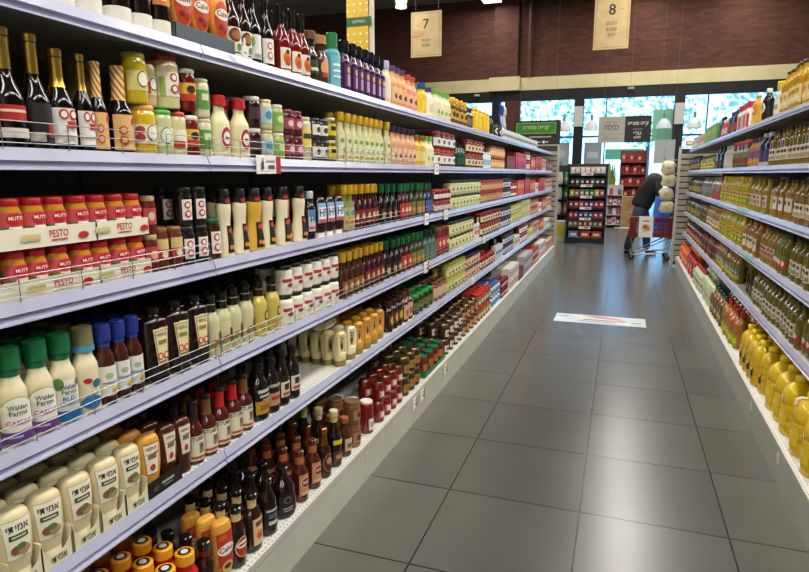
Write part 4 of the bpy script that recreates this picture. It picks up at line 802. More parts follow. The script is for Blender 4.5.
('S', 5, 'stubb', [1.619, 1.692], 3, 1, 'white-labelled sauce bottle with red neck', {}),
('S', 5, 'stubb_tan', [1.759], 3, 1, 'white-labelled sauce bottle with tan neck', {}),
('S', 5, 'black_gold', [1.856], 2, 1, 'black bottle with gold label', {}),
('S', 5, 'black_red', [1.936], 2, 1, 'black bottle with red-and-white label', {}),
('S', 5, 'dark_cream', [2.013, 2.096], 2, 1, 'dark bottle with cream square label', {}),
('S', 5, 'handle_cream', [2.545], 6, 1, 'cream loop-handled bottle with olive cap', {}),
('S', 5, 'handle_white', [2.66], 6, 1, 'white loop-handled bottle with olive cap', {}),
('S', 5, 'handle_orange', [2.758, 2.862, 2.958, 3.06], 5, 1, 'orange loop-handled bottle with olive cap', {}),
('S', 5, 'choc_jar', [3.216, 3.299, 3.386], 3, 1, 'dark brown bottle with yellow label', {}),
('S', 5, 'brown_beige', [3.477, 3.572], 3, 1, 'brown bottle with beige label', {}),
('S', 5, 'green_lid_jar', [3.692, 3.798, 3.908, 4.025], 3, 1, 'dark jar with bright green lid', {}),
('S', 5, 'beige_brown_jar', [4.148, 4.251, 4.358], 2, 1, 'beige jar with brown lid', {}),
('S', 5, 'lime_jar', [4.471, 4.571, 4.671, 4.771, 4.871, 4.971], 2, 2, 'lime-lidded pale jar', {}),
('S', 5, 'navy_lid', [5.048, 5.148, 5.248, 5.348, 5.448, 5.548], 2, 2, 'navy-lidded beige jar', {}),
('S', 5, 'redlid_beige', [5.683, 5.803, 5.923, 6.043, 6.163, 6.283], 2, 1, 'red-lidded jar with beige label', {}),
('S', 5, 'blue_carton', [6.37, 6.47, 6.57, 6.67], 1, 1, 'white carton with blue stripe', {}),
('S', 5, 'navy_jar', [6.85, 6.96, 7.07, 7.18, 7.29, 7.4], 2, 2, 'navy-labelled dark jar', {}),
('S', 5, 'white_pinkcarton', [7.55, 7.655, 7.76, 7.865], 2, 1, 'white carton with pink stripe', {}),
('S', 5, 'redlid_white', [8.06, 8.19, 8.32, 8.45, 8.58], 2, 2, 'white-labelled red-lidded jar', {}),
('S', 5, 'lime_carton', [8.76, 8.875, 8.99, 9.105], 1, 1, 'yellow-green carton', {}),
('S', 5, 'beige_carton', [9.25, 9.355, 9.46, 9.565, 9.67, 9.775, 9.88], 2, 1, 'beige-and-red carton', {}),
('S', 5, 'redyellow_carton', [10.05, 10.155, 10.26, 10.365, 10.47], 1, 1, 'red carton with yellow panel', {}),
('S', 5, 'white_box', [10.7, 10.83, 10.96, 11.09, 11.22, 11.35], 1, 1, 'far white carton with brown label', {}),
('S', 6, 'ketchup_yellow', [1.08, 1.163, 1.247, 1.33], 4, 1, 'red bottle with yellow cap', {}),
('S', 6, 'dark_small', [1.41], 4, 1, 'small dark bottle with black cap', {}),
('S', 6, 'calve', [1.486], 3, 1, 'orange squeeze bottle standing on cap', {}),
('S', 6, 'bbq_c', [1.573], 4, 1, 'dark bottle with red oval label', {}),
('S', 6, 'amber', [1.668], 5, 1, 'amber bottle with beige neck wrap', {}),
('S', 6, 'black_slim', [1.772], 5, 1, 'black bottle with silver-printed label', {}),
('S', 6, 'black_broad', [1.9], 4, 1, 'broad black jug bottle with grey label', {}),
('S', 6, 'bbq_ring', [2.017, 2.128], 4, 1, 'copper-necked bottle with ring label', {}),
('S', 6, 'copper_gold', [2.229], 5, 1, 'dark bottle with copper foil neck', {}),
('S', 6, 'creamcap', [2.338], 4, 1, 'tall dark bottle with cream cap', {}),
('S', 6, 'brown_beige_short', [2.445], 4, 1, 'brown bottle with orange neck', {}),
('S', 6, 'caramel_jar', [2.553], 3, 2, 'caramel-brown jar', {}),
('S', 6, 'red_tall', [2.721], 3, 1, 'tall red jar with white lid', {}),
('S', 6, 'red_small', [2.871, 2.974, 3.067, 3.164], 2, 2, 'copper-lidded small red jar', {}),
('S', 6, 'olive_jar', [3.285, 3.395, 3.492], 3, 2, 'wide gold-lidded jar', {}),
('S', 6, 'green_lid_red', [3.656, 3.788, 3.904, 4.026], 4, 1, 'red jar with dark green lid', {'zo': 0.012}),
('S', 6, 'brown_white_jar', [4.182, 4.32, 4.467, 4.59], 3, 2, 'white-labelled brown jar', {}),
('S', 6, 'brown_gold_jar', [4.72, 4.856, 4.999, 5.149], 3, 2, 'tan-labelled brown jar', {}),
('S', 6, 'redlid_big', [5.268, 5.378, 5.488, 5.598, 5.708], 2, 2, 'big red-lidded jar', {}),
('S', 6, 'blue_tub', [5.842, 5.962, 6.082, 6.202], 2, 2, 'blue-labelled white tub', {}),
('S', 6, 'beet_jar', [6.36, 6.445, 6.53, 6.615, 6.7], 2, 2, 'beetroot-red jar', {}),
('S', 6, 'white_box', [6.85, 6.985, 7.12, 7.255, 7.39], 2, 2, 'brown-labelled white carton', {}),
('S', 6, 'dark_carton', [7.5, 7.605, 7.71, 7.815], 2, 1, 'dark red carton', {}),
('S', 6, 'grey_box', [7.95, 8.085, 8.22, 8.355, 8.49, 8.625], 2, 2, 'dark-panelled grey carton', {}),
('S', 6, 'redlid_beige', [8.76, 8.885, 9.01, 9.135, 9.26, 9.385], 2, 2, 'beige-labelled red-lidded jar', {}),
('S', 6, 'white_box', [9.55, 9.685, 9.82, 9.955, 10.09, 10.225], 1, 2, 'far brown-labelled white carton', {}),
('S', 6, 'beige_carton', [10.36, 10.475, 10.59, 10.705, 10.82, 10.935, 11.05, 11.165, 11.28, 11.395], 1, 1, 'beige-and-red carton', {}),
('O', 1, 'golden_tall', [3.55, 3.638, 3.726, 3.814, 3.902, 3.99, 4.078, 4.166, 4.254, 4.342, 4.43, 4.518, 4.606], 2, 1, 'golden oil bottle with label', {}),
('O', 1, 'yellow_cap_white', [4.808], 1, 1, 'white-labelled bottle with big yellow cap', {}),
('O', 1, 'black_white_bottle', [5.169], 1, 1, 'black bottle with white oval label', {}),
('O', 1, 'amber_pet', [5.594], 1, 1, 'clear amber bottle with white cap', {}),
('O', 1, 'stripe_red', [5.906, 6.006, 6.106, 6.206, 6.306], 1, 1, 'red-striped bottle with red cap', {}),
('O', 1, 'navy_bottle', [6.51, 6.61, 6.71, 6.81], 1, 1, 'navy blue bottle', {}),
('O', 1, 'red_can', [6.981, 7.081, 7.181, 7.281], 1, 1, 'red bottle with white cap', {}),
('O', 1, 'black_slim2', [7.413, 7.503, 7.593], 1, 1, 'slim black bottle', {}),
('O', 1, 'green_pack', [7.734, 7.874, 8.014, 8.154, 8.294, 8.434, 8.574, 8.714], 1, 1, 'green-and-yellow pack', {}),
('O', 1, 'beige_pack', [8.902, 9.022, 9.142, 9.262, 9.382, 9.502, 9.622], 1, 1, 'beige pack with red mark', {}),
('O', 1, 'grey_bottle', [9.75, 9.86, 9.97, 10.08, 10.19, 10.3, 10.41, 10.52, 10.63], 1, 1, 'grey bottle with brown cap', {}),
('O', 2, 'bb_amber', [3.45, 3.536, 3.622, 3.708, 3.794, 3.88, 3.966, 4.052, 4.138, 4.224, 4.31, 4.396, 4.482, 4.568, 4.654, 4.74], 2, 1, 'square-labelled amber oil bottle', {}),
('O', 2, 'purple_dark', [4.904, 4.994, 5.084], 1, 1, 'dark purple bottle with pale foot', {}),
('O', 2, 'orange_violet2', [5.186, 5.276, 5.366, 5.456, 5.546], 1, 1, 'orange-and-violet bottle', {}),
('O', 2, 'red_lid_tin', [5.681, 5.806, 5.931, 6.056, 6.181, 6.306], 2, 1, 'green-brown tin with red lid', {}),
('O', 2, 'pale_bottle', [6.524, 6.614, 6.704, 6.794, 6.884], 1, 1, 'pale grey bottle', {}),
('O', 2, 'black_slim2', [7.018, 7.108, 7.198, 7.288, 7.378, 7.468, 7.558, 7.648], 1, 1, 'slim black bottle', {}),
('O', 2, 'yellow_black', [7.86, 7.96, 8.06, 8.16, 8.26, 8.36, 8.46, 8.56, 8.66, 8.76, 8.86, 8.96, 9.06, 9.16], 1, 1, 'small yellow bottle with black cap', {}),
('O', 2, 'dark_vinegar', [9.35, 9.45, 9.55, 9.65, 9.75, 9.85, 9.95, 10.05, 10.15, 10.25, 10.35, 10.45, 10.55], 1, 1, 'dark vinegar bottle', {}),
('O', 3, 'bb_amber', [3.35, 3.44, 3.53, 3.62, 3.71, 3.8, 3.89, 3.98], 2, 1, 'square-labelled dark golden bottle', {}),
('O', 3, 'golden_label', [4.1, 4.19, 4.28, 4.37, 4.46], 2, 1, 'golden bottle with single label', {}),
('O', 3, 'golden_ring', [4.591], 2, 1, 'big golden bottle with ring handle', {}),
('O', 3, 'clear_label', [4.781, 4.871, 4.961, 5.051, 5.141, 5.231, 5.321], 2, 1, 'light oil bottle with pink-white label', {}),
('O', 3, 'sunflower', [5.559, 5.644, 5.729, 5.814, 5.899, 5.984, 6.069, 6.154, 6.239, 6.324, 6.409, 6.494, 6.579, 6.664, 6.749, 6.834, 6.919], 2, 1, 'yellow-green labelled oil bottle', {}),
('O', 3, 'red_clear', [7.126, 7.216, 7.306, 7.396, 7.486, 7.576, 7.666, 7.756], 1, 1, 'clear bottle with red base', {}),
('O', 3, 'grey_clear', [7.989, 8.079, 8.169, 8.259, 8.349, 8.439, 8.529, 8.619, 8.709], 1, 1, 'clear grey bottle', {}),
('O', 3, 'olive_dark', [8.976, 9.076, 9.176, 9.276, 9.376, 9.476, 9.576, 9.676, 9.776, 9.876, 9.976, 10.076, 10.176], 1, 1, 'dark olive oil bottle', {}),
('O', 3, 'dark_vinegar', [10.3, 10.4, 10.5, 10.6], 1, 1, 'dark vinegar bottle', {}),
('O', 4, 'bb_olive', [3.3, 3.39, 3.48, 3.57, 3.66, 3.75, 3.84, 3.93], 2, 1, 'ring-labelled olive oil bottle', {}),
('O', 4, 'redgreen_oil', [4.05, 4.14, 4.23, 4.32], 2, 1, 'olive oil bottle with red-and-white label', {}),
('O', 4, 'golden_pink', [4.43, 4.52, 4.61, 4.7, 4.79], 2, 1, 'golden oil bottle with pink-white label', {}),
('O', 4, 'amber_square', [4.928, 5.033, 5.138, 5.243, 5.348, 5.453], 2, 1, 'big amber square bottle', {}),
('O', 4, 'sunflower', [5.585, 5.67, 5.755, 5.84, 5.925, 6.01, 6.095, 6.18, 6.265, 6.35, 6.435, 6.52, 6.605, 6.69, 6.775], 2, 1, 'yellow-green labelled oil bottle', {}),
('O', 4, 'golden_white', [6.945, 7.035, 7.125, 7.215, 7.305, 7.395, 7.485, 7.575, 7.665, 7.755, 7.845, 7.935], 1, 1, 'golden oil bottle with white label', {}),
('O', 4, 'olive_tag', [8.151, 8.241, 8.331, 8.421, 8.511, 8.601, 8.691], 1, 1, 'olive bottle with dark label', {}),
('O', 4, 'olive_dark', [8.95, 9.05, 9.15, 9.25, 9.35, 9.45, 9.55, 9.65, 9.75, 9.85, 9.95, 10.05, 10.15, 10.25, 10.35, 10.45, 10.55, 10.65], 1, 1, 'dark olive oil bottle', {}),
('O', 5, 'redgreen_oil', [3.15, 3.24, 3.33, 3.42, 3.51, 3.6], 2, 1, 'olive oil bottle with red-and-green label', {}),
('O', 5, 'bb_olive', [3.72, 3.81, 3.9, 3.99, 4.08, 4.17, 4.26, 4.35, 4.44], 2, 1, 'ring-labelled olive oil bottle', {}),
('O', 5, 'bb_olive', [4.52, 4.61, 4.7, 4.79, 4.88, 4.97], 2, 1, 'white-labelled farther olive oil bottle', {}),
('O', 5, 'small_dark', [4.982, 5.057, 5.132, 5.207, 5.282], 2, 1, 'small dark olive bottle', {}),
('O', 5, 'blue_yellow_oil', [5.692, 5.782, 5.872, 5.962, 6.052, 6.142, 6.232, 6.322, 6.412, 6.502, 6.592, 6.682, 6.772, 6.862], 2, 1, 'golden oil bottle with blue label', {}),
('O', 5, 'amber_dark', [6.991, 7.081, 7.171, 7.261, 7.351, 7.441, 7.531, 7.621, 7.711, 7.801, 7.891, 7.981, 8.071, 8.161, 8.251], 2, 1, 'amber bottle with dark label', {}),
('O', 5, 'red_small_bottle', [8.35, 8.45, 8.55, 8.65, 8.75, 8.85, 8.95, 9.05, 9.15, 9.25, 9.35, 9.45, 9.55, 9.65, 9.75, 9.85, 9.95, 10.05, 10.15, 10.25, 10.35, 10.45, 10.55], 1, 1, 'small dark red bottle', {}),
('O', 6, 'jug_ring', [3.17], 1, 1, 'yellow oil jug with white handle', {}),
('O', 6, 'jug', [3.43, 3.61, 3.79], 2, 1, 'big yellow oil jug', {}),
('O', 6, 'jug_mid', [4.05, 4.195, 4.34, 4.485, 4.63], 2, 1, 'yellow oil jug with dark label', {}),
('O', 6, 'amber_red', [5.08, 5.22, 5.36, 5.5, 5.64], 2, 1, 'amber oil bottle with red cap', {}),
('O', 6, 'amber_dkgreen', [5.79, 5.935, 6.08, 6.225, 6.37], 2, 1, 'amber oil bottle with green cap', {}),
('O', 6, 'pale_bag', [6.55, 6.71, 6.87, 7.03, 7.19], 1, 1, 'pale green bag', {}),
('O', 6, 'white_green_bottle', [7.35, 7.47, 7.59, 7.71, 7.83, 7.95, 8.07], 2, 1, 'white-green bottle with red cap', {}),
('O', 6, 'red_bag', [8.3, 8.47, 8.64, 8.81, 8.98, 9.15], 1, 1, 'red-and-cream bag', {}),
('O', 6, 'orange_bottle', [9.3, 9.43, 9.56, 9.69, 9.82, 9.95, 10.08, 10.21, 10.34, 10.47], 2, 1, 'orange bottle with orange cap', {}),
('S', 1, 'white_base', [0.8, 0.883, 0.965, 1.047, 1.13], 1, 1, 'outlying dark bottle with white foot', {}),
('S', 2, 'soy_gold_dark', [0.52, 0.596, 0.672, 0.748, 0.824, 0.9], 1, 1, 'outlying black bottle with gold neck', {}),
('S', 3, 'maroon_small', [0.4, 0.463, 0.526, 0.589, 0.651, 0.714, 0.777, 0.84], 1, 2, 'outlying dark red jar', {}),
('S', 4, 'caesar', [0.42, 0.502, 0.584, 0.666, 0.748, 0.83], 2, 1, 'outlying green-capped dressing bottle', {}),
('S', 5, 'hell', [0.36, 0.46, 0.56, 0.66, 0.76], 2, 1, 'outlying upside-down mayonnaise bottle', {}),
('S', 6, 'ketchup_yellow', [0.55, 0.657, 0.765, 0.873, 0.98], 2, 1, 'outlying red bottle', {}),
('O', 1, 'golden_tall', [2.5, 2.6, 2.7, 2.8, 2.9, 3.0, 3.1, 3.2, 3.3, 3.4, 3.5], 1, 1, 'outlying golden oil bottle', {}),
('O', 2, 'bb_amber', [2.4, 2.5, 2.6, 2.7, 2.8, 2.9, 3.0, 3.1, 3.2, 3.3, 3.4], 1, 1, 'outlying square-labelled oil bottle', {}),
('O', 3, 'bb_amber', [2.3, 2.4, 2.5, 2.6, 2.7, 2.8, 2.9, 3.0, 3.1, 3.2, 3.3], 1, 1, 'outlying square-labelled oil bottle', {}),
('O', 4, 'bb_olive', [2.3, 2.4, 2.5, 2.6, 2.7, 2.8, 2.9, 3.0, 3.1, 3.2], 1, 1, 'outlying ring-labelled oil bottle', {}),
('O', 5, 'redgreen_oil', [2.2, 2.3, 2.4, 2.5, 2.6, 2.7, 2.8, 2.9, 3.0], 1, 1, 'outlying red-labelled oil bottle', {}),
('O', 6, 'jug', [2.35, 2.553, 2.757, 2.96], 1, 1, 'outlying yellow oil jug', {}),
]
LABELS = {}
STRAIGHT = {'carton', 'plastic_bag', 'oil_jug'}
def candidates(side, lev, design, ys, rows, tiers, look, opt):
    """every piece of one facing: where it stands and how it is told from its neighbours"""
    sp = D[design]; k = KIND[design]
    sh = f"on {SHELF[lev]} {'sauce' if side == 'S' else 'oil'} shelf"
    base = (.0905 if lev < 6 else .020)+sp['r']+opt.get('dx', 0)
    out = []
    for iy, y in enumerate(ys):
        lod = 0 if y < 2.0 else 1 if y < 4.6 else 2
        for ir in range(rows):
            for it in range(tiers):
                d = base+ir*(2*sp['r']+(.009 if side == 'S' else .024))
                if d+sp['r'] > .56: continue
                z = DZ[lev]+opt.get('zo', 0)+it*(sp['h']+.0012)
                yy = y+random.uniform(-.0015, .0015); rz = random.uniform(-.10, .10) if 'carton' not in k else random.uniform(-.02, .02)
                if ir: rz *= 1.5
                if k not in STRAIGHT: rz += (-1 if side == 'S' else 1)*(.30 if y < 2.3 else .2)*(.6 if sp['r'] < sp['w']*.9 else 1)
                if 'carton' not in k and y > 3 and not opt.get('zo') and tiers == 1: d += random.uniform(0, .008 if side == 'S' else .022)
                lab = f"{look} {sh}"
                if len(ys) > 1: lab += f", {ordw(iy)} from near end"
                if rows > 1: lab += ', front row' if ir == 0 else f", {ordw(ir)} row"
                if tiers > 1: lab += ', upper tier' if it == tiers-1 else ', lower tier'
                assert lab not in LABELS, lab
                assert len(lab.split()) <= 16, lab
                LABELS[lab] = 1
                a, b = sp['r'], sp['w']
                rd = math.hypot(a*cos(rz), b*sin(rz)); ry = math.hypot(b*cos(rz), a*sin(rz))
                out.append(dict(side=side, design=design, lod=lod, d=d, y=yy, z=z, h=sp['h'], rz=rz, rd=rd, ry=ry, lab=lab, cat=cat_of(k), grp=f"{look} {sh}", back=ir > 0 or opt.get('dx', 0) > .05, box='carton' in k or sp.get('sq', False), s=1.))
    return out
def touch(a, b):
    """centre distance over the sum of the half-widths; under 1 the two would meet"""
    if a['z']+a['h'] <= b['z'] or b['z']+b['h'] <= a['z']: return 9
    u = abs(a['d']-b['d'])/(a['rd']+b['rd']); v = abs(a['y']-b['y'])/(a['ry']+b['ry'])
    return max(u, v) if a['box'] or b['box'] else math.hypot(u, v)
SHELVES = {}
for b in BLOCKS: SHELVES.setdefault((b[0], b[1]), []).extend(candidates(*b))
for items in SHELVES.values():
    items.sort(key=lambda c: c['y'])
    keep = []
    for c in sorted(items, key=lambda c: c['back']):
        if c['back'] and any(abs(c['y']-q['y']) < .2 and touch(c, q) < .88 for q in keep): continue
        keep.append(c)
    for i, c in enumerate(keep):
        for q in keep:
            if q is not c and abs(c['y']-q['y']) < .2: c['s'] = min(c['s'], touch(c, q)*(.965 if c['box'] or q['box'] else .985))
    for c in keep:
        (x, yy), rz = spot(c['side'], c['d'], c['y'])
        o = place(c['design'], c['lod'], (x, yy, c['z']), rz+c['rz'])
        if c['s'] < 1: o.scale = (c['s'], c['s'], 1)
        tag(o, c['lab'], c['cat'], c['grp'])

# ------------------------------------------------------------------ the gondolas
RAIL = [(0, -.006), (.0, .0), (.002, .001), (.0125, -.0255), (.004, -.0285), (.003, -.036), (.0155, -.0415), (.0165, -.0455), (.0, -.0455)]
def gondola(name, sgn, bays, y_end, loc, rz, label, guards, nm):
    """shelving run; local x=0 is the plinth face, shelves go to sgn*depth"""
    root = tag(empty(name, loc, rz), label, 'shelving')
    F = lambda d: sgn*d
    def bx(mb, d0, y0, z0, d1, y1, z1, key):
        a, b = sorted((F(d0), F(d1))); mb.box(a, y0, z0, b, y1, z1, key)
    for k, (y0, y1) in enumerate(bays):
        g = .0012
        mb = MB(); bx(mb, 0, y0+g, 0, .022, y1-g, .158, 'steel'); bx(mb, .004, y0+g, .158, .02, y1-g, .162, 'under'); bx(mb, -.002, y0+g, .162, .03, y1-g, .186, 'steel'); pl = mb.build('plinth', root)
        mb = MB(); bx(mb, .0, y0+g, .186, .57, y1-g, .1895, 'deck'); mb.build('base_deck', root)
        mb = MB(); bx(mb, .572, y0+.02, .19, .582, y1-.02, 1.95, 'shadesteel'); mb.build('back_panel', root)
        mb = MB(); bx(mb, .566, y0-.018, 0, .60, y0+.018, 1.97, 'shadesteel'); mb.build('upright', root)
        for lev in range(1, 6):
            z = DZ[lev]
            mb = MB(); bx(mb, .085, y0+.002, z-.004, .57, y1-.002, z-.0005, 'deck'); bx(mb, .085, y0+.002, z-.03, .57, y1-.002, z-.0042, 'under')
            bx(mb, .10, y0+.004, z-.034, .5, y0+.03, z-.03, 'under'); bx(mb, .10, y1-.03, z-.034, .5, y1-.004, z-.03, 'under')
            sh = mb.build('shelf', root)
            mb = MB(); mb.prism([(F(.085-x), z+q+.004) for x, q in RAIL], 'y', y0+.0025, y1-.0025, 'rail')
            # mounting strip behind the rail
            bx(mb, .084, y0+.002, z-.038, .088, y1-.002, z-.002, 'steel')
            mb.build('price_rail', sh)
            if (lev, k) in guards:
                mb = MB(); d = .080; x = F(d)
                for q in (.014, .036, .058): mb.tube([(x, y0+.012, z+q), (x, y1-.012, z+q)], .0012, 'chrome', 5)
                n = 7
                for i in range(n):
                    yy = y0+.014+(y1-y0-.028)*i/(n-1); mb.tube([(x, yy, z+.001), (x, yy, z+.060)], .0012, 'chrome', 5)
                mb.build('wire_guard', sh)
    mb = MB(); bx(mb, .566, bays[-1][1]-.018, 0, .60, bays[-1][1]+.018, 1.97, 'steel'); mb.build('upright', root)
    return root
seams = [1.577+.99*k for k in range(-2, 10)]+[11.55]
baysL = list(zip(seams, seams[1:]))
guL = {(2, 0), (2, 1), (2, 2), (3, 0), (3, 1), (3, 3), (3, 4), (4, 0), (4, 1), (4, 2), (4, 3), (4, 4), (5, 4), (5, 5), (4, 6), (5, 6), (3, 6), (2, 3)}
gondola('gondola_shelving', -1, baysL, 11.55, (-1.11, 0, 0), 0, 'long grey steel shelving run stocked with sauces, pesto and dressings', guL, 'sauce')
seamsR = [.6+1.0*k for k in range(0, 10)]+[10.72]
gondola('gondola_shelving', 1, list(zip(seamsR, seamsR[1:])), 10.72, (.769, 0, 0), -TH, 'long grey steel shelving run stocked with oils and vinegars', set(), 'oil')

# end panels with horizontal slats
def slat_panel(x0, x1, y, z1, label):
    root = tag(empty('slat_end_panel', ((x0+x1)/2, y, 0)), label, 'panel'); w = (x1-x0)/2
    mb = MB(); mb.box(-w, .010, .02, w, .03, z1, 'shadesteel'); mb.build('board', root)
    n = int((z1-.10)/.092)
    mb = MB()
    for i in range(n):
        z = .09+i*.092
        mb.hull8([(-w, -.004, z), (w, -.004, z), (-w, .010, z), (w, .010, z), (-w, -.012, z+.064), (w, -.012, z+.064), (-w, .010, z+.070), (w, .010, z+.070)], 'slat')
    mb.build('slat_face', root)
    for s in (-1, 1):
        mb = MB(); mb.box(s*w-.02, -.016, 0, s*w+.02, .034, z1+.01, 'steel'); mb.build('post', root)
    mb = MB(); mb.box(-w-.02, -.018, z1+.012, w+.02, .036, z1+.032, 'slat'); mb.build('top_cap', root)
slat_panel(-2.3, -1.12, 11.66, 2.00, 'grey slatted end panel behind the far end of the sauce shelves')
slat_panel(.86, 2.2, 10.86, 1.90, 'grey slatted end panel behind the far end of the oil shelves')
# orange header on the right-hand panel
mb = MB(); mb.box(.93, 10.85, 1.94, 1.25, 10.87, 2.02, '#c88a4a'); mb.box(.95, 10.847, 1.965, 1.23, 10.8495, 1.995, '#e8d8b8')
tag(mb.build('header_card'), 'small orange header card on top of slatted panel', 'sign')

# one loop-handled bottle lying on top of the others
yl = [b for b in BLOCKS if b[2] == 'handle_cream'][0][3][0]
o = place('handle_cream', 1, (-1.285, yl-.015, DZ[5]+.168+.0262), 0); o.rotation_euler = (0, -pi/2, 0); o.location.x += .08
o.rotation_euler = (pi/2, 0, pi/2)
o.location = (-1.30, yl+.08, DZ[5]+.168+.0365)
o.rotation_euler = (pi/2, pi/2, 0)
tag(o, 'cream loop-handled bottle lying on its side on top of the others', 'bottle', 'loop-handled bottles lying on others')

# ------------------------------------------------------------------ trays
def tray(x0, x1, y0, y1, z, h, key, label, deco=None, cut=0, side_h=None, t=.0018):
    """open cardboard tray; x1 is the aisle side"""
    root = tag(empty('cardboard_tray', ((x0+x1)/2, (y0+y1)/2, z)), label, 'tray'); hx, hy = (x1-x0)/2, (y1-y0)/2
    mb = MB(); mb.box(-hx, -hy, 0, hx, hy, t, key); mb.box(-hx, -hy, t, -hx+t, hy, side_h or h, key)
    for s in (-1, 1):
        a, b = sorted((s*hy, s*(hy-t))); mb.box(-hx, a, t, hx, b, side_h or h, key)
    mb.build('tray_body', root)
    mb = MB()
    if cut:
        n = 10; pts = [(-hy, t), (hy, t), (hy, h)]+[(hy*.92*cos(pi*i/n), h-cut*sin(pi*i/n)) for i in range(n+1)]+[(-hy, h)]
        mb.prism(pts, 'x', hx-t, hx, key)
    else: mb.box(hx-t, -hy, t, hx, hy, h, key)
    fp = mb.build('front_flap', root)
    if deco:
        mb = MB(); mb.fix = False; run(mb, [('F', hx, deco)], 0); mb.build('printed_front', fp)
    return root
PD = lambda off: [('t', 'PESTO', .012+off, .027, .017, '#b5222a', .05), ('r', .012+off, .013, .044, .003, '#c2333a'), ('o', .078+off, .018, .03, .016, '#c02a24'), ('r', -.06+off, .024, .046, .016, '#e6dcae'), ('r', -.06+off, .024, .040, .010, '#d2c48a')]
py = [b for b in BLOCKS if b[2] == 'pesto'][0][3]
for tz, tw in ((0, 'under lower'), (.1114, 'under upper')):
    for (a, b, who) in ((-1, 3, 'near'), (4, 6, 'far')):
        y0 = py[0]-.035-.06 if a < 0 else py[a]-.0285; y1 = (py[3]+py[4])/2-.001 if a < 0 else py[b]+.0285
        if a == 4: y0 = (py[3]+py[4])/2+.001
        tray(-1.330, -1.1985, y0, y1, DZ[3]+tz, .044, '#ece5d0', f'white printed pesto tray {tw} tier of jars, {who} one', PD(.03 if a < 0 else -.01))
hy_ = [b for b in BLOCKS if b[2] == 'hell'][0][3]
for i, y in enumerate(hy_):
    w = .040
    tray(-1.48, -1.1985, y-w, y+w, DZ[5], .062, '#dcd6b4', f'cream cut-out tray around upside-down mayonnaise bottles, {ORD[i]} from near end', [('t', '\u05d0\u05de\u05d9\u05ea\u05d9', .002, .016, .016, '#3a4434', .042)], cut=.034, side_h=.075)
yo = [b for b in BLOCKS if b[2] == 'hell_orange'][0][3][0]; yb = [b for b in BLOCKS if b[2] == 'hell_brown'][0][3][0]
tray(-1.48, -1.1985, yo-.036, yb+.0275, DZ[5], .05, '#191817', 'black printed tray holding orange and brown upside-down bottles', [('r', .01, .028, .05, .006, '#b9b4aa'), ('r', .01, .018, .034, .004, '#8a857c'), ('o', -.04, .024, .024, .016, '#4a463f')])
yc = [b for b in BLOCKS if b[2] == 'calve_tray'][0][3]
tray(-1.33, -1.1985, yc[0]-.052, yc[-1]+.052, DZ[1], .048, '#4a5560', 'dark slate tray holding the orange squeeze bottles on top shelf')
yg = [b for b in BLOCKS if b[2] == 'green_lid_red'][0][3]
tray(-1.52, -1.1275, yg[0]-.05, (yg[0]+yg[1])/2-.002, DZ[6], .05, '#1d6a3c', 'green cut-out tray under green-lidded jars, nearer one', cut=.022)
tray(-1.52, -1.1275, (yg[0]+yg[1])/2+.002, yg[-1]+.055, DZ[6], .05, '#1d6a3c', 'green cut-out tray under green-lidded jars, farther one', cut=.022)

# ------------------------------------------------------------------ price tickets clipped to the rails
def ticket(side, lev, y, w, h, label, red=True, big=False):
    root = tag(empty('price_tag' if lev < 6 else 'rail_price_tag', (0, 0, 0)), label, 'price tag', None)
    d = .070 if lev < 6 else -.004; z = DZ[lev]-.018 if lev < 6 else .13
    (x, yy), rz = spot(side, d, y); root.location = (x, yy, z); root.rotation_euler = (0, 0, rz)
    mb = MB(); mb.box(.0, -w/2, -h/2, .0012, w/2, h/2, '#f3f1ec'); mb.build('card', root)
    mb = MB(); mb.fix = False
    de = [('r', w*.06, h*.2, w*.34, h*.09, '#8a8a8c'), ('r', w*.08, -h*.12, w*.26, h*.2, '#5a5a5c')]
    if red: de = [('r', w*.39, 0, w*.2, h*.98, '#b3202c')]+de
    if big: de += [('r', -w*.28, -h*.05, w*.09, h*.42, '#5a2a22'), ('r', -w*.28, h*.24, w*.04, h*.2, '#3a2018')]
    run(mb, [('F', .0012, de)], 0); mb.build('print', root)
ticket('S', 2, 1.905, .16, .062, 'large white price card with red edge on second sauce rail', True, True)
ticket('S', 2, 4.00, .10, .07, 'small white price card on second sauce rail near red-lidded jars', False)
ticket('S', 3, 3.78, .085, .075, 'cream price card on third sauce rail below green caps', False)
ticket('S', 3, 4.25, .10, .07, 'white price card on third sauce rail beyond cream card', False)
ticket('S', 4, 3.78, .10, .075, 'white price card with red edge on fourth sauce rail')
ticket('S', 4, 5.6, .10, .07, 'white price card on fourth sauce rail farther along', False)
ticket('S', 5, 5.15, .10, .06, 'white price card on fifth sauce rail', False)
ticket('S', 6, 3.33, .085, .075, 'red-edged price card on sauce plinth, nearest of three')
ticket('S', 6, 3.48, .085, .075, 'red-edged price card on sauce plinth, middle of three')
ticket('S', 6, 4.02, .085, .075, 'red-edged price card on sauce plinth, farthest of three')
ticket('O', 6, 3.95, .05, .05, 'small grey price card on oil plinth, farther one', False)
ticket('O', 6, 3.22, .05, .05, 'small grey price card on oil plinth, nearer one', False)
# bottle-shaped shelf talker hanging on the top sauce rail
r0 = tag(empty('shelf_talker', (-1.172, 1.775, DZ[1])), 'small white bottle-shaped talker hanging beside grey tray', 'tag')
mb = MB(); mb.prism([(-.016, .0), (.016, .0), (.018, .012), (.015, .028), (.006, .036), (.005, .06), (-.005, .06), (-.006, .036), (-.015, .028), (-.018, .012)], 'x', 0, .0012, '#e6e6e0'); mb.build('card', r0)
mb = MB(); mb.fix = False; run(mb, [('F', .0012, [('r', 0, .015, .018, .006, '#9aa0a0')])], 0); mb.build('print', r0)
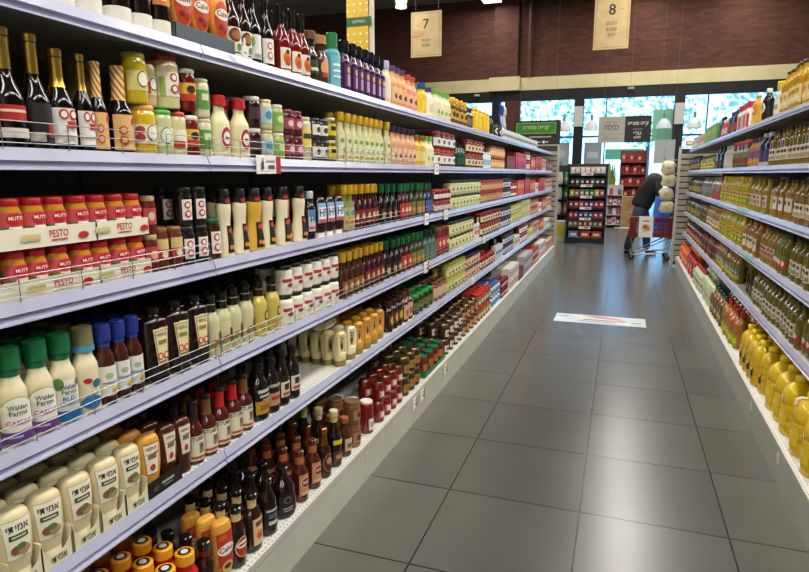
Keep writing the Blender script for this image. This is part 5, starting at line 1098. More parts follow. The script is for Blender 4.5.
# green strips in two oil rails
for lev, y in ((3, 5.4), (4, 5.0)):
    (x, yy), rz = spot('O', .0705, y)
    mb = MB(); mb.hull8([(0, -.16, -.024), (.001, -.16, -.024), (0, .16, -.024), (.001, .16, -.024), (-.008, -.16, .0), (-.007, -.16, .0), (-.008, .16, .0), (-.007, .16, .0)], '#6fae9a')
    o = mb.build('rail_strip'); o.location = (x, yy, DZ[lev]); o.rotation_euler = (0, 0, rz); tag(o, f'pale green strip in the rail of {SHELF[lev]} oil shelf', 'strip')

# ------------------------------------------------------------------ the shell
def struct(name, mb, parent=None):
    o = mb.build(name, parent); o['kind'] = 'structure'; return o
XL, XR, YB, YF, ZC = -15., 13., -5., 21., 7.15
mb = MB(); mb.box(XL-.2, YB-.2, -.12, XR+.2, YF+.2, 0, 'floor'); struct('floor', mb)
mb = MB(); mb.box(XL-.2, YB-.2, ZC, XR+.2, YF+.4, ZC+.2, 'ceil'); struct('ceiling', mb)
mb = MB(); mb.box(XL-.2, YB, 0, XL, YF, ZC, 'plaster'); struct('wall_left', mb)
mb = MB(); mb.box(XR, YB, 0, XR+.2, YF, ZC, 'plaster'); struct('wall_right', mb)
mb = MB(); mb.box(XL-.2, YB-.2, 0, XR+.2, YB, ZC, 'plaster'); struct('wall_back', mb)
ZH = 4.02
mb = MB(); mb.box(XL, YF, ZH, XR, YF+.35, ZC, 'brick'); mb.box(XL, YF, 0, -6.2, YF+.35, ZH, 'brick'); mb.box(7.2, YF, 0, XR, YF+.35, ZH, 'brick')
struct('wall_front', mb)
mb = MB(); mb.box(-4.2, YF-.22, 4.62, -3.42, YF-.001, ZC-.001, 'brick'); struct('trim_9', mb)       # brick pilaster
mb = MB(); mb.box(-3.80, YF-.22, 0, -3.30, YF-.001, 3.86, 'brick'); struct('trim_10', mb)
mb = MB(); mb.box(6.55, YF-.22, 4.62, 7.3, YF-.001, ZC-.001, 'brick'); struct('trim_11', mb)
mb = MB(); mb.box(XL, YF-.12, 4.20, XR, YF-.002, 4.60, 'cream'); mb.box(-4.32, YF-.34, 4.19, -3.32, YF-.12, 4.62, 'cream'); mb.box(6.4, YF-.34, 4.19, 7.4, YF-.12, 4.62, 'cream'); struct('trim_1', mb)
mb = MB(); mb.box(-6.2, YF-.10, 3.86, 7.2, YF+.05, 4.195, 'black'); struct('trim_2', mb)
mb = MB(); mb.tube([(-3.05, YF-.16, 4.62), (-3.05, YF-.16, ZC-.01)], .06, '#5a3a2c', 8); struct('trim_12', mb)  # downpipe
# glazing: mullions, panes
xs = [-6.2, -4.1, -1.42, 1.53, 4.4, 7.2]
for i, (a, b) in enumerate(zip(xs, xs[1:])):
    mb = MB()
    mb.box(a+.09, YF+.10, .12, b-.09, YF+.112, 3.87, 'glass'); w = struct(f'window_{i+1}', mb)
    mb = MB(); mb.box(a+.005, YF, .0, a+.09, YF+.16, 3.87, 'black'); mb.box(b-.09, YF, 0, b-.005, YF+.16, 3.87, 'black'); mb.box(a+.09, YF, 0, b-.09, YF+.16, .12, 'black'); mb.box(a+.09, YF+.06, 2.66, b-.09, YF+.14, 2.72, '#4a6068')
    m_ = a+(b-a)*.28; mb.box(m_-.02, YF+.06, .12, m_+.02, YF+.14, 3.86, '#4a5a60')
    struct('window_frame', mb, w)
for i, x in enumerate(xs):
    mb = MB(); mb.box(x-.15, YF-.14, 0, x+.15, YF-.002, 3.86, 'black'); struct(f'trim_{i+3}', mb)
# white vent boxes on the two mullions
for x in (-1.42, 1.53):
    mb = MB(); mb.box(x-.13, YF-.26, 3.0, x+.13, YF-.14, 3.62, '#d6d2cc'); o = mb.build('mounted_speaker_box')
    tag(o, 'pale box mounted high on the black mullion '+('left of' if x < 0 else 'right of')+' the hanging double sign', 'box')
# big beams under the ceiling
for i, y in enumerate((6., 12., 18.)):
    mb = MB(); mb.box(XL, y-.15, ZC-.35, XR, y+.15, ZC-.001, 'ceil'); o = struct(f'trim_{i+20}', mb)

# outside
mb = MB(); mb.box(-40, YF+.5, -.15, 40, 60, -.02, 'ground'); o = mb.build('ground_outside'); o['kind'] = 'structure'
random.seed(3)
for i, (x, y, h) in enumerate([(-11.5, 40, 7), (-5, 42, 8), (1.5, 44, 8), (8.5, 43, 8), (16, 42, 7)]):
    t = tag(empty('street_tree', (x, y, 0)), 'pale leafy tree seen through the front windows, '+ORD[i]+' from the left end', 'tree', 'trees outside the windows')
    mb = MB(); mb.lathe([(0, 0), (.2, 0), (.13, h*.5), (0, h*.52)], '#6a5a48', 8); mb.build('trunk', t)
    mb = MB()
    for k in range(420):
        a, b = random.uniform(0, 2*pi), math.acos(random.uniform(-1, 1)); r = random.uniform(.3, 1)**.5*h*.34
        c = Vector((r*sin(b)*cos(a)*1.25, r*sin(b)*sin(a), h*.66+r*cos(b)*.9)); s = random.uniform(.12, .3)
        u = Vector((random.uniform(-1, 1), random.uniform(-1, 1), random.uniform(-1, 1))).normalized(); v = u.cross(Vector((.3, .5, .8))).normalized()
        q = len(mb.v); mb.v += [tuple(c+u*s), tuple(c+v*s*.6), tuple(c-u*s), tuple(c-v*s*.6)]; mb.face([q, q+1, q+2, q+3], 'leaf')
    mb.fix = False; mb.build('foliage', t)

# ------------------------------------------------------------------ hanging signs
def board(name, x0, x1, y, z0, z1, key, label, decos, border=None, t=.02, wires=None):
    root = tag(empty(name, ((x0+x1)/2, y, z0)), label, 'sign'); w, h = (x1-x0)/2, z1-z0
    mb = MB(); mb.box(-w, 0, 0, w, t, h, key); mb.build('board', root)
    mb = MB(); mb.fix = False
    for i, d in enumerate(decos):
        yy = -.001-.0008*i
        if d[0] == 'r':
            _, cx, cz, ww, hh, k = d; b = len(mb.v)
            mb.v += [(cx-ww/2, yy, cz-hh/2), (cx+ww/2, yy, cz-hh/2), (cx+ww/2, yy, cz+hh/2), (cx-ww/2, yy, cz+hh/2)]; mb.face([b, b+1, b+2, b+3], k)
        elif d[0] == 'p':
            b = len(mb.v); mb.v += [(px, yy, pz) for px, pz in d[1]]; mb.face(list(range(b, b+len(d[1]))), d[2])
        elif d[0] == 'o':
            _, cx, cz, ww, hh, k = d; b = len(mb.v); mb.v += [(cx+ww/2*cos(a*pi/8), yy, cz+hh/2*sin(a*pi/8)) for a in range(16)]; mb.face(list(range(b, b+16)), k)
        else: flat_text(mb, d[1], (d[2], yy, d[3]), (1, 0, 0), (0, 0, 1), d[4], d[5], d[6])
    if decos: mb.build('print', root)
    for wx in (wires or ()):
        mb = MB(); mb.tube([(wx, t/2, h), (wx, t/2, ZC-z0)], .0025, '#6a665c', 5); mb.build('hanging_wire', root)
    return root
def frame_decos(w, h, c='#8a7448', m=.03):
    return [('r', 0, m, w-2*m, .006, c), ('r', 0, h-m, w-2*m, .006, c), ('r', -w/2+m, h/2, .006, h-2*m, c), ('r', w/2-m, h/2, .006, h-2*m, c)]
board('aisle_sign', -3.75, -3.18, 11, 3.58, 4.35, 'wood', 'pale wooden aisle sign with number seven hanging from wires', frame_decos(.57, .77)+[('t', '7', 0, .56, .17, '#4a3420', .2), ('r', -.14, .54, .05, .008, '#9a8048'), ('r', .16, .55, .05, .008, '#9a8048'), ('p', [(-.27, .35), (-.12, .36), (.0, .43), (-.12, .46), (-.27, .47)], '#c79a62'), ('t', 'רטבים', 0, .285, .05, '#8a7450', .17), ('t', 'שימורים', 0, .20, .05, '#8a7450', .15)], wires=(-.2, .22))
board('aisle_sign', -.58, -.03, 11, 3.51, 4.31, 'wood', 'pale wooden aisle sign with number eight hanging from wires', frame_decos(.55, .80)+[('t', '8', 0, .61, .17, '#33281c', .2), ('r', -.16, .59, .06, .008, '#9a8048'), ('r', .15, .61, .06, .008, '#9a8048'), ('t', 'רטבים', 0, .40, .05, '#7a6848', .17), ('t', 'שמנים', 0, .31, .05, '#7a6848', .17), ('t', 'חומץ', 0, .22, .05, '#7a6848', .13)], wires=(-.2, .2))
yd = [('r', 0, .92, .40, .34, '#1f5a3a'), ('t', 'מבצע', 0, .98, .10, '#d8c860', .3), ('t', 'חם', 0, .86, .07, '#d8c860', .2), ('r', .02, .46, .34, .11, '#235c3c'), ('t', 'במחלקה', .02, .46, .05, '#c8d0a0', .26)]
yd += [('p', [(-.15+.09*i, z), (-.11+.09*i, z), (-.13+.09*i, z-.03)], '#f4eeda') for i in range(4) for z in (.68, .60, .32, .22, .12)]
board('promo_sign', -3.47, -3.17, 7.6, 2.96, 4.05, '#e6bb2c', 'yellow and green promotion sign hanging above the sauce shelves', [(d[0],)+tuple(d[1:]) for d in yd if d[0] != 'x'], wires=(-.1, .1))
board('promo_sign', -3.165, -3.10, 7.62, 2.96, 4.05, '#e4e0d2', 'narrow white edge strip beside the yellow promotion sign', [], wires=(0,))
AR = lambda x: ('p', [(x-.06, .12), (x, .165), (x, .13), (x+.09, .13), (x+.09, .11), (x, .11), (x, .075)], '#f0f0ec')
board('direction_sign', -2.43, -1.37, 14.5, 2.10, 2.70, '#2a2926', 'black direction sign with green plate and three white arrows', [('r', -.02, .43, .90, .25, '#7fb85a'), ('r', -.02, .43, .86, .21, '#3f8a30'), ('t', 'קופה מהירה', -.02, .43, .10, '#d9e8b0', .62), ('r', .08, .235, .5, .03, '#b9b8b0'), AR(-.18), AR(.0), AR(.18)], wires=(-.4, .4))
board('double_sign', -.61, .59, 16, 2.25, 2.87, '#bdb9a9', 'wide hanging sign, one half pale grey, the other black', [('p', [(.01, .0), (.60, .0), (.60, .62), (.01, .62)], '#22211f'), ('t', 'שירות לקוחות', -.30, .48, .05, '#6a675c', .5), ('t', 'כניסה', -.30, .36, .12, '#57544a', .34), ('r', -.3, .2, .54, .006, '#8f8b7c'), ('t', 'ברוכים הבאים', -.30, .10, .045, '#8a8678', .36), ('t', 'קפה ומאפה', .30, .43, .10, '#f1efe6', .46), ('r', .30, .31, .22, .008, '#c9c5b4'), ('t', 'טרי', .30, .21, .08, '#e6e3d8', .26), ('t', 'ומוכן', .30, .11, .07, '#e6e3d8', .26)], wires=(-.5, .08))
# posters in the windows
board('window_poster', .80, 1.48, YF-.03, 2.5, 3.46, '#86cba4', 'tall mint green poster in the window behind a lamp', [], t=.01)
board('window_poster', .82, 1.36, 19.0, 1.80, 2.45, '#bcc2c4', 'pale grey poster hanging above the shopper', [('r', 0, .3, .012, .22, '#8a9094'), ('r', -.02, .42, .16, .012, '#9aa0a2'), ('o', .02, .14, .06, .09, '#8f9598')], t=.01, wires=(-.2, .2))
board('window_poster', -.55, .62, YF-.16, 1.95, 2.28, '#6fc6b0', 'long mint strip poster under the double sign', [('p', [(.3, 0), (.585, 0), (.585, .33), (.45, .33)], '#c9d46a')], t=.01)
board('window_poster', -2.32, -1.66, YF-.16, 1.25, 2.50, '#a2aab2', 'tall grey-blue poster in the window under the direction sign', [('r', -.05, .5, .34, .3, '#7c838c'), ('r', .1, .9, .2, .2, '#c0c6cc')], t=.01)
board('window_poster', -1.20, -.66, YF-.16, 1.15, 2.50, '#9aa6ae', 'tall grey-blue poster in the window behind the snack rack', [('r', 0, .5, .3, .3, '#6c747c'), ('r', .0, .95, .34, .2, '#c8ced2')], t=.01)
board('window_poster', 2.0, 2.8, YF-.16, 1.3, 2.5, '#a2aab2', 'grey-blue poster in the window beyond the oil shelves', [('r', 0, .6, .4, .3, '#7c838c')], t=.01)

# white flag with blue stripes on the brick column
r0 = tag(empty('hanging_flag', (-3.86, 20.72, 2.86)), 'small blue and white flag hanging by the brick column', 'flag')
mb = MB(); mb.tube([(0, 0, 0), (.02, .02, 1.0)], .012, '#c8c8c4', 6); mb.build('pole', r0)
mb = MB(); mb.box(.0, .0, .5, .12, .055, .54, '#8a8a88'); mb.build('bracket', r0)
mb = MB(); n = 8
for j in range(n+1):
    for i in range(4): mb.v.append((-.13+.085*i+.02*sin(j), .03*sin(i*1.7+j*.6), .95-.085*j-.05*i*(1 if j < n else 1.4)))
for j in range(n):
    for i in range(3): mb.face([j*4+i, j*4+i+1, j*4+i+5, j*4+i+4], '#2f57b0' if i in (0,) or (i == 1 and j < 4) else '#eef0f4', True)
fo = mb.build('cloth', r0); sm_ = fo.modifiers.new('thick', 'SOLIDIFY'); sm_.thickness = .004

# ------------------------------------------------------------------ gooseneck lamps on the mullions
for x, s, who in ((-1.42, -1, 'left side of the first mullion'), (-1.42, 1, 'right side of the first mullion'), (1.53, -1, 'left side of the second mullion'), (1.53, 1, 'right side of the second mullion')):
    r0 = tag(empty('barn_lamp', (x+s*.42, YF-.42, 2.86)), 'white dome barn lamp on an arm at '+who, 'lamp', None)
    mb = MB()
    outer = [(.0, .30), (.05, .30), (.09, .26), (.16, .20), (.20, .11), (.215, .03), (.225, .0)]
    mb.lathe(outer+[(.215, .0), (.19, .11), (.15, .19), (.08, .25), (0, .27)], 'p#dfe6ea', 18); mb.build('lamp_shade', r0)
    mb = MB(); mb.lathe([(0, .30), (.045, .30), (.045, .46), (0, .46)], 'p#8a949a', 10); mb.build('lamp_holder', r0)
    mb = MB(); mb.tube([(0, 0, .45), (0, 0, .52), (-s*.05, .0, .56), (-s*.2, .10, .56), (-s*.270, .22, .56)], .014, 'p#6a747c', 6); mb.build('arm', r0)
    mb = MB(); mb.lathe([(0, .10), (.03, .11), (.05, .15), (.03, .2), (0, .21)], 'e#fff2d8', 10); mb.build('bulb', r0)

# small white dome cameras under the header
for x, z, who in ((-4.75, 4.00, 'near the brick column'), (.10, 4.02, 'above the hanging double sign')):
    r0 = tag(empty('mounted_dome_camera', (x, YF-.20, z)), 'small white dome camera on the black header '+who, 'camera')
    mb = MB(); mb.lathe([(0, .06), (.09, .06), (.10, .09), (.10, .12), (0, .12)], 'p#e0e0dc', 14); mb.box(-.03, .05, .08, .03, .099, .11, 'p#e0e0dc'); mb.build('housing', r0)
    mb = MB(); mb.lathe([(0, 0), (.03, .004), (.06, .022), (.075, .0595), (0, .0595)], 'g#3a3a40', 12); mb.build('dome', r0)

# ceiling luminaires: long trunking over each aisle
for (x, who) in ((-4.2, 'sign seven'), (.42, 'the aisle between sauces and oils'), (3.1, 'the aisle beyond the oils')):
    for j, y0 in enumerate((-3.5, .6, 4.7, 8.8, 12.9, 17.0)):
        zl = 4.9 if y0 < 8 else 5.15 if y0 < 12 else 6.85
        r0 = tag(empty('linear_luminaire', (x, y0+1.7, zl)), f'long white ceiling luminaire above {who}, {ORD[j]} along', 'ceiling lamp', 'ceiling luminaires above '+who)
        mb = MB(); mb.box(-.30, -1.7, .02, .30, 1.7, .10, '#d8d8d4'); mb.build('housing', r0)
        mb = MB(); mb.box(-.28, -1.68, .0, .28, 1.68, .018, 'e#fff6e8'); mb.build('diffuser', r0)
        for s in (-1.3, 1.3):
            mb = MB(); mb.tube([(0, s, .1), (0, s, ZC-zl)], .005, '#a8a8a4', 5); mb.build('hanging_wire', r0)
        L = bpy.data.lights.new('luminaire_light', 'AREA'); L.shape = 'RECTANGLE'; L.size = .55; L.size_y = 3.36; L.energy = POWER; L.color = (1, .965, .905)
        lo = bpy.data.objects.new('luminaire_light', L); COL.objects.link(lo); lo.location = (x, y0+1.7, zl-.005)
# round spot seen above the number seven
r0 = tag(empty('ceiling_spot', (-4.3, 12, 4.72)), 'small bright ceiling spot above the number seven sign', 'ceiling lamp')
mb = MB(); mb.lathe([(0, .03), (.10, .03), (.13, .12), (.13, .26), (0, .26)], '#d8d8d4', 14); mb.build('housing', r0)
mb = MB(); mb.lathe([(0, .0), (.11, .0), (.11, .028), (0, .028)], 'e#fff4e0', 14); mb.build('diffuser', r0)
mb = MB(); mb.tube([(0, 0, .26), (0, 0, ZC-4.72)], .008, '#a8a8a4', 5); mb.build('hanging_wire', r0)

# ------------------------------------------------------------------ floor sticker
r0 = tag(empty('floor_sticker', (-.13, 6.5, 0)), 'pale blue and white printed sticker on the floor tiles', 'sticker')
mb = MB(); mb.box(-.45, -.19, .0, .45, .19, .0015, '#dbe9ee'); mb.build('vinyl', r0)
mb = MB(); mb.fix = False
for i, d in enumerate([('p', [(-.30, .19), (-.15, -.10), (.30, -.12), (.22, .10), (.05, .15)], '#f4f2f0'), ('p', [(-.18, .15), (-.02, .05), (.25, .02), (.2, .10), (0, .16)], '#d8969a'), ('r', -.37, .08, .11, .05, '#8fa4b4'), ('r', .36, -.05, .08, .03, '#7a8a98'), ('r', .05, -.03, .42, .045, '#b08a90'), ('r', -.02, -.10, .36, .03, '#9ab0c0')]):
    z = .0018+.0002*i
    if d[0] == 'r': _, cx, cy, w, h, k = d; pts = [(cx-w/2, cy-h/2), (cx+w/2, cy-h/2), (cx+w/2, cy+h/2), (cx-w/2, cy+h/2)]
    else: _, pts, k = d; pts = pts[::-1]
    b = len(mb.v); mb.v += [(px, py_, z) for px, py_ in pts]; mb.face(list(range(b, b+len(pts))), k)
mb.fix = False; mb.build('print', r0)

# ------------------------------------------------------------------ snack rack at the head of the aisle
R = tag(empty('snack_rack', (-.69, 13.75, 0)), 'black wire snack rack with seven sloping shelves at aisle end', 'rack')
rw = .40
for s in (-1, 1):
    mb = MB(); mb.box(s*rw-.015, -.02, 0, s*rw+.015, .38, 1.72, 'black'); mb.build('side_panel', R)
mb = MB(); mb.box(-rw+.016, .36, .02, rw-.016, .378, 1.72, '#3a2c26'); mb.build('back_panel', R)
mb = MB(); mb.box(-rw+.016, -.06, .02, rw-.016, .355, .10, 'black'); mb.build('base', R)
rz_ = [.12, .36, .55, .78, 1.02, 1.26, 1.50]
rc = [['#d9601e'], ['#b79a72', '#a8906a', '#8a7a5a'], ['#c03050', '#3a58b0', '#5a78c8', '#3f66b4', '#b83a70', '#c04878'], ['#b02848', '#d04a70', '#7a3a8a', '#4a5ab0', '#b83060', '#c83858'], ['#d8c850', '#c86a5a', '#7ab06a', '#68a85a', '#4a9a5a'], ['#3a3436', '#5a5456', '#4a4446'], ['#ece6e0', '#d8d0cc', '#e4dcd4']]
for i, z in enumerate(rz_):
    mb = MB(); mb.box(-rw+.016, 0, z-.012, rw-.016, .35, z, 'black'); mb.box(-rw+.016, -.02, z-.03, rw-.016, -.001, z+.015, 'black'); sh = mb.build('shelf', R)
    if i > 0:
        mb = MB(); mb.box(-.13, -.026, z-.032, .11, -.0205, z+.018, '#ece4e2'); mb.box(-.02, -.0272, z-.02, .08, -.0262, z+.008, '#b8555a'); mb.build('shelf_ticket', sh)
    n = 7 if i else 3; hh = .15 if i else .16
    for j in range(n):
        w = (2*rw-.07)/n; x = -.69-rw+.035+w*(j+.5); c = rc[i][j % len(rc[i])] if i in (1, 4, 5, 6) else rc[i][min(len(rc[i])-1, j*len(rc[i])//n)]
        if i == 0 and j == 0: c = '#7a9ac0'
        mb = MB()
        pts = [(-w*.45, 0), (w*.45, 0), (w*.47, hh*.12), (w*.40, hh*.5), (w*.46, hh*.86), (w*.46, hh), (-w*.46, hh), (-w*.46, hh*.86), (-w*.40, hh*.5), (-w*.47, hh*.12)]
        for q, (d0, key) in enumerate(((-.03, c), (.03, c))): pass
        b = len(mb.v)
        for yy, sc in ((-.012, .9), (-.03, 1), (.03, 1), (.012, .9)):
            mb.v += [(px*sc, yy*(1 if hh*.1 < pz < hh*.9 else .2), pz) for px, pz in pts]
        for a in range(3):
            for q in range(10): mb.face([b+a*10+q, b+a*10+(q+1) % 10, b+a*10+10+(q+1) % 10, b+a*10+10+q], c, True)
        mb.face([b+q for q in range(10)], c); mb.face([b+30+q for q in range(10)][::-1], c)
        mb.box(-w*.25, -.0312, hh*.35, w*.25, -.0304, hh*.65, '#e9e2da')
        o = mb.build('snack_pack'); o.location = (x, 13.82, z+.001)
        tag(o, f"snack pack on {'bottom' if i == 0 else ORD[i]+' shelf up of'} {'shelf of ' if i == 0 else ''}black rack, {ORD[j]} from window-left side", 'snack pack', 'snack packs in the black rack')

# green bag display left of the rack
R = tag(empty('display_stand', (-1.36, 14.6, 0)), 'dark display stand of green bags behind the sauce end panel', 'stand')
mb = MB(); mb.box(-.30, .0, .0, .28, .40, .06, 'black'); mb.build('base', R)
mb = MB(); mb.box(-.30, .36, .061, .28, .40, 1.7, '#1d2a20'); mb.build('back_panel', R)
for z in (.55, .9, 1.25):
    mb = MB(); mb.box(-.29, .06, z, .27, .355, z+.015, 'black'); mb.build('shelf', R)
gc = ['#2f7a40', '#e4e2d6', '#4aa058', '#d8d2c4', '#c0785a', '#e8e6da']
for i, z in enumerate((.566, .916, 1.266)):
    for j in range(3):
        c = gc[(i*2+j*5) % 6]; mb = MB()
        p = [(.05, .0), (.075, .02), (.08, .12), (.07, .22), (.06, .27), (.066, .285)]
        mb.lathe([(0, 0)]+p+[(0, .285)], c, 10, .6, 2); mb.box(-.05, -.03, .08, -.047, .03, .16, '#e0dccb')
        o = mb.build('chip_bag'); o.location = (-1.36-.19+.18*j, 14.6+.18, z); o.rotation_euler = (0, 0, pi/2); tag(o, f"bag on {('lower', 'middle', 'upper')[i]} shelf of dark display stand, {ORD[j]} from window-left side", 'bag', 'bags on the dark display stand')
r0 = tag(empty('floor_carton', (-1.33, 14.35, 0)), 'white carton with yellow disc on floor by display stand', 'carton')
mb = MB(); mb.box(-.24, -.16, 0, .22, .16, .45, '#e4e2d2'); mb.build('box_body', r0)
mb = MB(); mb.fix = False
b = 0; mb.v += [(.04+.13*cos(a*pi/8), -.1615, .24+.15*sin(a*pi/8)) for a in range(16)]; mb.face(list(range(16)), '#e2d23a'); mb.build('print', r0)

# ------------------------------------------------------------------ goods by the windows
def shelf_unit(name, x, y, w, d, h, nsh, key, label):
    R = tag(empty(name, (x, y, 0)), label, 'shelf unit')
    for s in (-1, 1):
        mb = MB(); a, b = sorted((s*w/2, s*(w/2-.02))); mb.box(a, 0, 0, b, d, h, key); mb.build('side_panel', R)
    mb = MB(); mb.box(-w/2+.021, d-.015, 0, w/2-.021, d, h, key); mb.build('back_panel', R)
    zz = []
    for i in range(nsh):
        z = .08+(h-.1)*i/nsh; zz.append(z+.018)
        mb = MB(); mb.box(-w/2+.021, 0, z, w/2-.021, d-.016, z+.017, key); mb.build('shelf', R)
    return zz
zz = shelf_unit('display_shelf', .30, 19.6, .74, .36, 2.2, 6, '#6a4a3a', 'brown shelf unit of red packs under the double sign')
rcol = ['#b8262c', '#c8383a', '#a82028', '#d0504a', '#b83038', '#c4443c']
for i, z in enumerate(zz):
    for j in range(6):
        mb = MB(); hh = .20+.03*((i+j) % 3); mb.box(-.045, -.05, 0, .045, .05, hh, rcol[(i*3+j) % 6]); mb.box(-.032, -.0515, hh*.4, .032, -.0505, hh*.75, '#e8c8b4' if (i+j) % 2 else '#8a1a20')
        o = mb.build('red_pack'); o.location = (.30-.28+.112*j, 19.72, z+.001); tag(o, f"red pack on {ORD[i]} shelf up of brown unit, {ORD[j]} from its left side", 'pack', 'red packs in the brown shelf unit')
zz = shelf_unit('display_shelf', -.20, 18.2, .52, .34, 1.2, 4, '#c9c4b8', 'low pale shelf unit of mixed packs beside the carton stack')
mc = ['#e6e2dc', '#b0607a', '#d8c8d0', '#7a6a8a', '#cfd0d4', '#a84a5a']
for i, z in enumerate(zz):
    for j in range(4):
        mb = MB(); hh = .15+.03*((i*2+j) % 3); mb.box(-.05, -.05, 0, .05, .05, hh, mc[(i*2+j) % 6]); mb.box(-.03, -.0515, hh*.3, .03, -.0505, hh*.7, mc[(i+j+3) % 6])
        o = mb.build('mixed_pack'); o.location = (-.20-.17+.113*j, 18.33, z+.001); tag(o, f"small mixed pack on {ORD[i]} shelf up of pale unit, {ORD[j]} from its left side", 'pack', 'mixed packs in the pale shelf unit')
# cardboard boxes stacked
for i, (z, h) in enumerate(((0, .44), (.441, .42))):
    r0 = tag(empty('cardboard_box', (.26, 18.95, z)), f"brown cardboard box on the floor behind the shopper, {'lower' if i == 0 else 'upper'} of two", 'box')
    mb = MB(); mb.box(-.25, -.2, 0, .25, .2, h, 'card'); mb.build('box_body', r0)
    mb = MB(); mb.box(-.25, -.2012, h-.02, .25, .2012, h+.0005, '#c9a878'); mb.box(-.06, -.2014, .1, .08, -.2006, .24, '#a8804c'); mb.build('packing_tape', r0)
mb = MB(); mb.box(-.12, 18.05, 0, .42, 18.45, .012, '#cfd0a8'); tag(mb.build('floor_mat'), 'pale yellow-green mat on the floor by the carton stack', 'mat')
# plant by the window
r0 = tag(empty('potted_plant', (-.33, 19.55, 0)), 'yellow-green potted plant standing by the window', 'plant')
mb = MB(); mb.lathe([(0, 0), (.13, 0), (.17, .3), (.15, .3), (0, .28)], '#5a5048', 14); mb.build('pot', r0)
mb = MB(); random.seed(5)
for k in range(70):
    a = random.uniform(0, 2*pi); l = random.uniform(.5, 1.7); o_ = random.uniform(.05, .24)
    p0 = Vector((.02*cos(a), .02*sin(a), .28)); p1 = Vector((o_*cos(a), o_*sin(a), .28+l)); s_ = Vector((-sin(a), cos(a), 0))*.035; q = len(mb.v)
    m_ = p0.lerp(p1, .75); mb.v += [tuple(p0), tuple(m_+s_), tuple(p1), tuple(m_-s_)]; mb.face([q, q+1, q+2, q+3], '#9ab03c' if k % 3 else '#c8c83a')
mb.fix = False; mb.build('foliage', r0)

# bags hanging on the outer side of the oil end panel
random.seed(11)
for i, z in enumerate((1.70, 1.487, 1.274, 1.061)):
    r0 = tag(empty('hanging_bag', (.705+.02*(i % 2), 10.93+.012*(i % 2), z-.19)), f'cream plastic bag hung beside the oil end panel, {ORD[i]} from the top', 'bag', 'cream bags hung beside the oil end panel')
    mb = MB(); p = [(.05, .0), (.085, .006), (.10, .03), (.108, .06), (.104, .09), (.108, .12), (.10, .15), (.075, .178), (.035, .196)]
    mb.lathe([(0, .004)]+p+[(0, .20)], 'p#cdc4a2', 22, .55, 2.3)
    ph = random.uniform(0, 6)
    for k in range(len(mb.v)):
        x, y, zz_ = mb.v[k]; x, y = y, x; a_ = math.atan2(y, x); f_ = 1+.09*sin(5*a_+ph+zz_*40)+.06*sin(9*a_-ph-zz_*70); mb.v[k] = (x*f_, y*f_, zz_+.004*sin(7*a_+ph))
    mb.build('bag_body', r0); mb = MB(); mb.box(-.04, -.071, .07, .03, -.0695, .11, '#b5a878'); mb.build('bag_label', r0)
    mb = MB(); mb.tube([(0, 0, .19), (.0, .0, .212), (.13, .0, .212)], .004, 'chrome', 5); mb.build('hook', r0)

# ------------------------------------------------------------------ shopping trolley
T = tag(empty('shopping_trolley', (.52, 11.6, 0)), 'maroon and chrome shopping trolley at the far end of aisle', 'trolley')
def tubes(name, lst, r, key, parent=T):
    mb = MB()
    for pts in lst: mb.tube(pts, r, key, 6)
    return mb.build(name, parent)
x0, x1 = -.33, .36
tubes('chassis', [[(x0+.04, s, .10), (x1-.06, s, .16), (x1-.02, s, .45)] for s in (-.22, .22)]+[[(x0+.04, -.22, .10), (x0+.04, .22, .10)], [(x1-.06, -.22, .16), (x1-.06, .22, .16)], [(x0+.06, -.22, .11), (x0+.02, -.24, .50)], [(x0+.06, .22, .11), (x0+.02, .24, .50)], [(x0+.1, -.22, .12), (x1-.04, -.22, .42)], [(x0+.1, .22, .12), (x1-.04, .22, .42)]], .012, 'chrome')
bk = []
for s in (-.25, .25):
    for q in range(5): bk.append([(x0, s, .44+.075*q), (x1, s, .44+.075*q)])
    for q in range(12): bk.append([(x0+(x1-x0)*q/11, s, .44), (x0+(x1-x0)*q/11, s, .74)])
for q in range(9): bk.append([(x0, -.25+.5*q/8, .44), (x1, -.25+.5*q/8, .44)])
for xx in (x0, x1):
    for q in range(5): bk.append([(xx, -.25, .44+.075*q), (xx, .25, .44+.075*q)])
tubes('wire_basket', bk, .0035, 'chrome')
tubes('handle', [[(x0-.02, -.24, .80), (x0-.02, .24, .80)]], .017, 'p#8a1a24')
tubes('handle_bracket', [[(x0-.02, s, .80), (x0, s, .70)] for s in (-.24, .24)], .01, 'chrome')
mb = MB(); mb.box(x0-.01, -.268, .42, x1+.02, -.256, .50, 'p#7a1c28'); mb.box(x0-.01, -.268, .68, x1+.02, -.256, .755, 'p#7a1c28'); mb.box(x0-.012, -.27, .40, x0+.10, -.255, .76, 'p#6e1822'); mb.box(.28, -.27, .40, x1+.02, -.255, .76, 'p#6e1822'); mb.box(.13, -.268, .52, .29, -.258, .56, 'p#8a2430'); mb.box(.13, -.268, .60, .29, -.258, .64, 'p#8a2430'); mb.build('side_panel', T)
mb = MB(); mb.box(-.19, -.285, .42, .04, -.271, .78, '#ece8e2'); ad = mb.build('advert_board', T)
mb = MB(); mb.fix = False
for i, (cx, cz, w, h, k) in enumerate(((-.075, .58, .15, .14, '#d8c090'), (-.085, .60, .08, .07, '#9a5a3a'), (-.045, .57, .07, .06, '#c8862a'), (-.075, .70, .12, .03, '#8a8a88'))):
    b = len(mb.v); mb.v += [(cx+w/2*cos(a*pi/7), -.2862-.0006*i, cz+h/2*sin(a*pi/7)) for a in range(14)]; mb.face(list(range(b, b+14)), k)
mb.build('print', ad)
